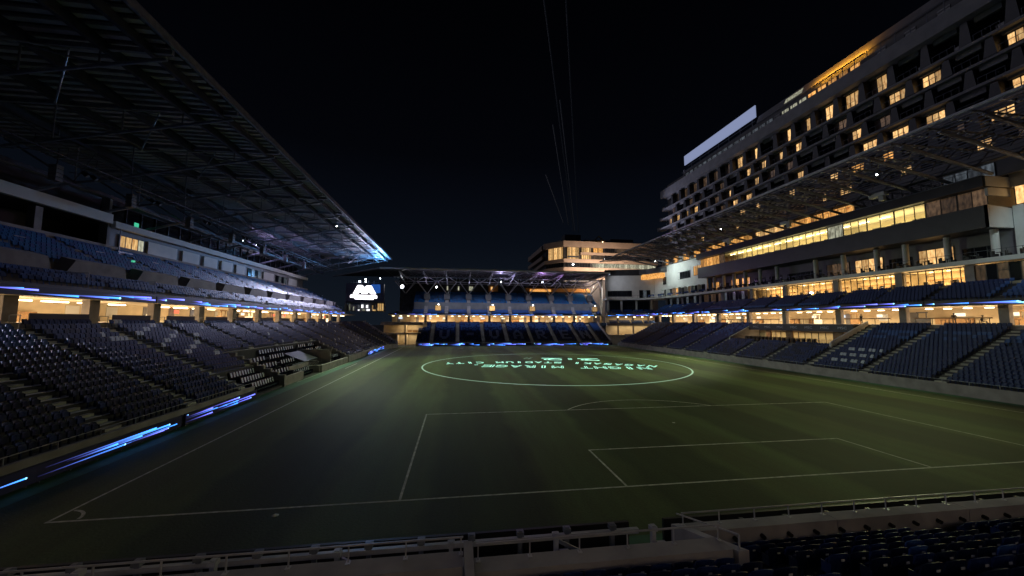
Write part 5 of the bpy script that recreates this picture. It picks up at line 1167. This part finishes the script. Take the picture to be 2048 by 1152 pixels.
# ------------------------------------------------------------------ people
def person(label, base, rot, pose, coat='cloth_dark'):
    T = thing('person', label, 'person', None, base); T.rotation_euler = (0,0,rot)
    if pose == 'stand':
        J = {'pel':(0,0,.95),'ch':(0,0,1.32),'nk':(0,0,1.48),'ls':(-.2,0,1.42),'rs':(.2,0,1.42),'le':(-.26,.04,1.14),'re':(.27,-.12,1.17),'lw':(-.24,-.06,.90),'rw':(.14,-.30,1.28),
             'lh':(-.1,0,.92),'rh':(.1,0,.92),'lk':(-.11,-.02,.5),'rk':(.13,-.05,.5),'la':(-.11,.02,.08),'ra':(.15,.05,.08),'lt':(-.11,-.14,.04),'rt':(.17,-.10,.04),'hd':(0,-.03,1.66)}
    elif pose == 'lean':
        J = {'pel':(0,.1,.93),'ch':(0,-.12,1.25),'nk':(0,-.22,1.38),'ls':(-.2,-.16,1.33),'rs':(.2,-.16,1.33),'le':(-.25,-.25,1.08),'re':(.25,-.28,1.08),'lw':(-.18,-.48,1.02),'rw':(.18,-.48,1.02),
             'lh':(-.1,.1,.9),'rh':(.1,.1,.9),'lk':(-.11,.0,.5),'rk':(.12,.05,.5),'la':(-.11,.08,.08),'ra':(.13,.14,.08),'lt':(-.11,-.08,.04),'rt':(.13,-.02,.04),'hd':(0,-.33,1.53)}
    else:
        J = {'pel':(0,0,.50),'ch':(0,-.06,.88),'nk':(0,-.10,1.03),'ls':(-.2,-.08,.98),'rs':(.2,-.08,.98),'le':(-.25,-.18,.74),'re':(.25,-.18,.74),'lw':(-.12,-.42,.76),'rw':(.12,-.42,.76),
             'lh':(-.1,-.02,.5),'rh':(.1,-.02,.5),'lk':(-.12,-.45,.52),'rk':(.12,-.45,.52),'la':(-.12,-.50,.08),'ra':(.12,-.42,.08),'lt':(-.12,-.66,.04),'rt':(.12,-.58,.04),'hd':(0,-.15,1.20)}
    Rr = {'pel':.155,'ch':.165,'nk':.06,'ls':.075,'rs':.075,'le':.05,'re':.05,'lw':.035,'rw':.035,'lh':.10,'rh':.10,'lk':.07,'rk':.07,'la':.05,'ra':.05,'lt':.04,'rt':.04,'hd':.11}
    ks = list(J); E = [('pel','ch'),('ch','nk'),('nk','hd'),('ch','ls'),('ch','rs'),('ls','le'),('rs','re'),('le','lw'),('re','rw'),('pel','lh'),('pel','rh'),('lh','lk'),('rh','rk'),('lk','la'),('rk','ra'),('la','lt'),('ra','rt')]
    V = [J[k] for k in ks]; EE = [(ks.index(a), ks.index(b)) for a, b in E]; RR = [Rr[k] for k in ks]
    for w, sg in (('lw',-1),('rw',1)):   # hands with fingers
        p = Vector(J[w]); el = Vector(J[w[0]+'e']); d = (p-el).normalized(); n0 = len(V); V.append(tuple(p+d*.08)); EE.append((ks.index(w), n0)); RR.append(.032)
        sd = d.cross(Vector((0,0,1)) if abs(d.z) < .9 else Vector((1,0,0))).normalized()
        for k in range(4): V.append(tuple(p+d*(.17-.012*abs(k-1.3))+sd*(.022*(k-1.5))+Vector((0,0,-.02)))); EE.append((n0, len(V)-1)); RR.append(.010)
        V.append(tuple(p+d*.10+sd*.06*sg)); EE.append((n0, len(V)-1)); RR.append(.011)
    me = bpy.data.meshes.new('body'); me.from_pydata(V, EE, []); o = link('body', me, T); me.materials.append(MATS[coat])
    sk = o.modifiers.new('skin', 'SKIN'); ly = me.skin_vertices[0] if me.skin_vertices else None
    if ly:
        for i, r in enumerate(RR): ly.data[i].radius = (r, r); ly.data[i].use_root = (i == 0)
    o.modifiers.new('sub', 'SUBSURF').levels = 1; o.modifiers['sub'].render_levels = 1
    h = Vector(J['hd'])
    def hair(q):
        for a in range(5):
            pass
        n = 10; rings = []
        for j in range(6):
            ph = math.pi/2*(j/5); rings.append([(h.x+.125*math.cos(ph)*math.cos(t), h.y+.03+.13*math.cos(ph)*math.sin(t), h.z+.02+.14*math.sin(ph)) for t in [2*math.pi*i/n for i in range(n)]])
        vs = [p for r_ in rings for p in r_]; q.add(vs, [(j*n+i, j*n+(i+1)%n, (j+1)*n+(i+1)%n, (j+1)*n+i) for j in range(5) for i in range(n)])
    one('hair', 'black', hair, T, smooth=True)
    return T
person('person standing in the lit left concourse with arm raised', (-19.9,51.4,7.98), math.pi/2, 'stand')
person('person leaning on the counter in the nearest lit right concourse bay', (87.9,27.0,7.98), -math.pi/2+.6, 'lean', 'cloth_grey')
TP = person('person sitting at a table in the nearest lit right concourse bay', (88.1,24.2,7.98), 0.5, 'sit')
person('person standing by the pillar in the second lit right concourse bay', (88.3,40.2,7.98), -math.pi/2, 'stand')
bx_ = one('stool', 'wood', lambda q: (q.tube((88.1,24.2,7.98),(88.1,24.2,8.32),.05,6), q.tube((88.1,24.2,8.32),(88.1,24.2,8.37),.2,10))); tag(bx_, 'stool under the seated person in the right concourse', 'stool')
for k, (y0, y1) in enumerate(((22.8,31.5),(35,42.5),(44.5,54),(57,65),(67.5,76))):
    Tb = thing('counter', ['nearest','second','third','fourth','fifth'][k]+' long narrow standing counter at the edge of the right concourse', 'counter', 'standing counters in the right concourse')
    one('counter_top', 'wood', lambda q: q.box((87.3,y0,8.85),(87.7,y1,9.0)), Tb)
    one('counter_leg', 'dark_steel', lambda q: [q.box((87.47,y0+.2+j*2.1,7.985),(87.53,y0+.26+j*2.1,8.849)) for j in range(int((y1-y0)/2.1)+1)], Tb)
for k, y in enumerate((22.2, 26.1, 29.0)):
    Tb = thing('table', ['right','middle','left'][k]+' small table in the nearest bay of the right concourse', 'table', 'small tables in the right concourse')
    one('table_top', 'black', lambda q: q.box((89.2,y-.6,8.66),(90.2,y+.6,8.72)), Tb)
    for dx in (.1,.9): one('leg', 'black', lambda q: (q.box((89.2+dx-.03,y-.5,7.985),(89.2+dx+.03,y-.44,8.659)), q.box((89.2+dx-.03,y+.44,7.985),(89.2+dx+.03,y+.5,8.659))), Tb)
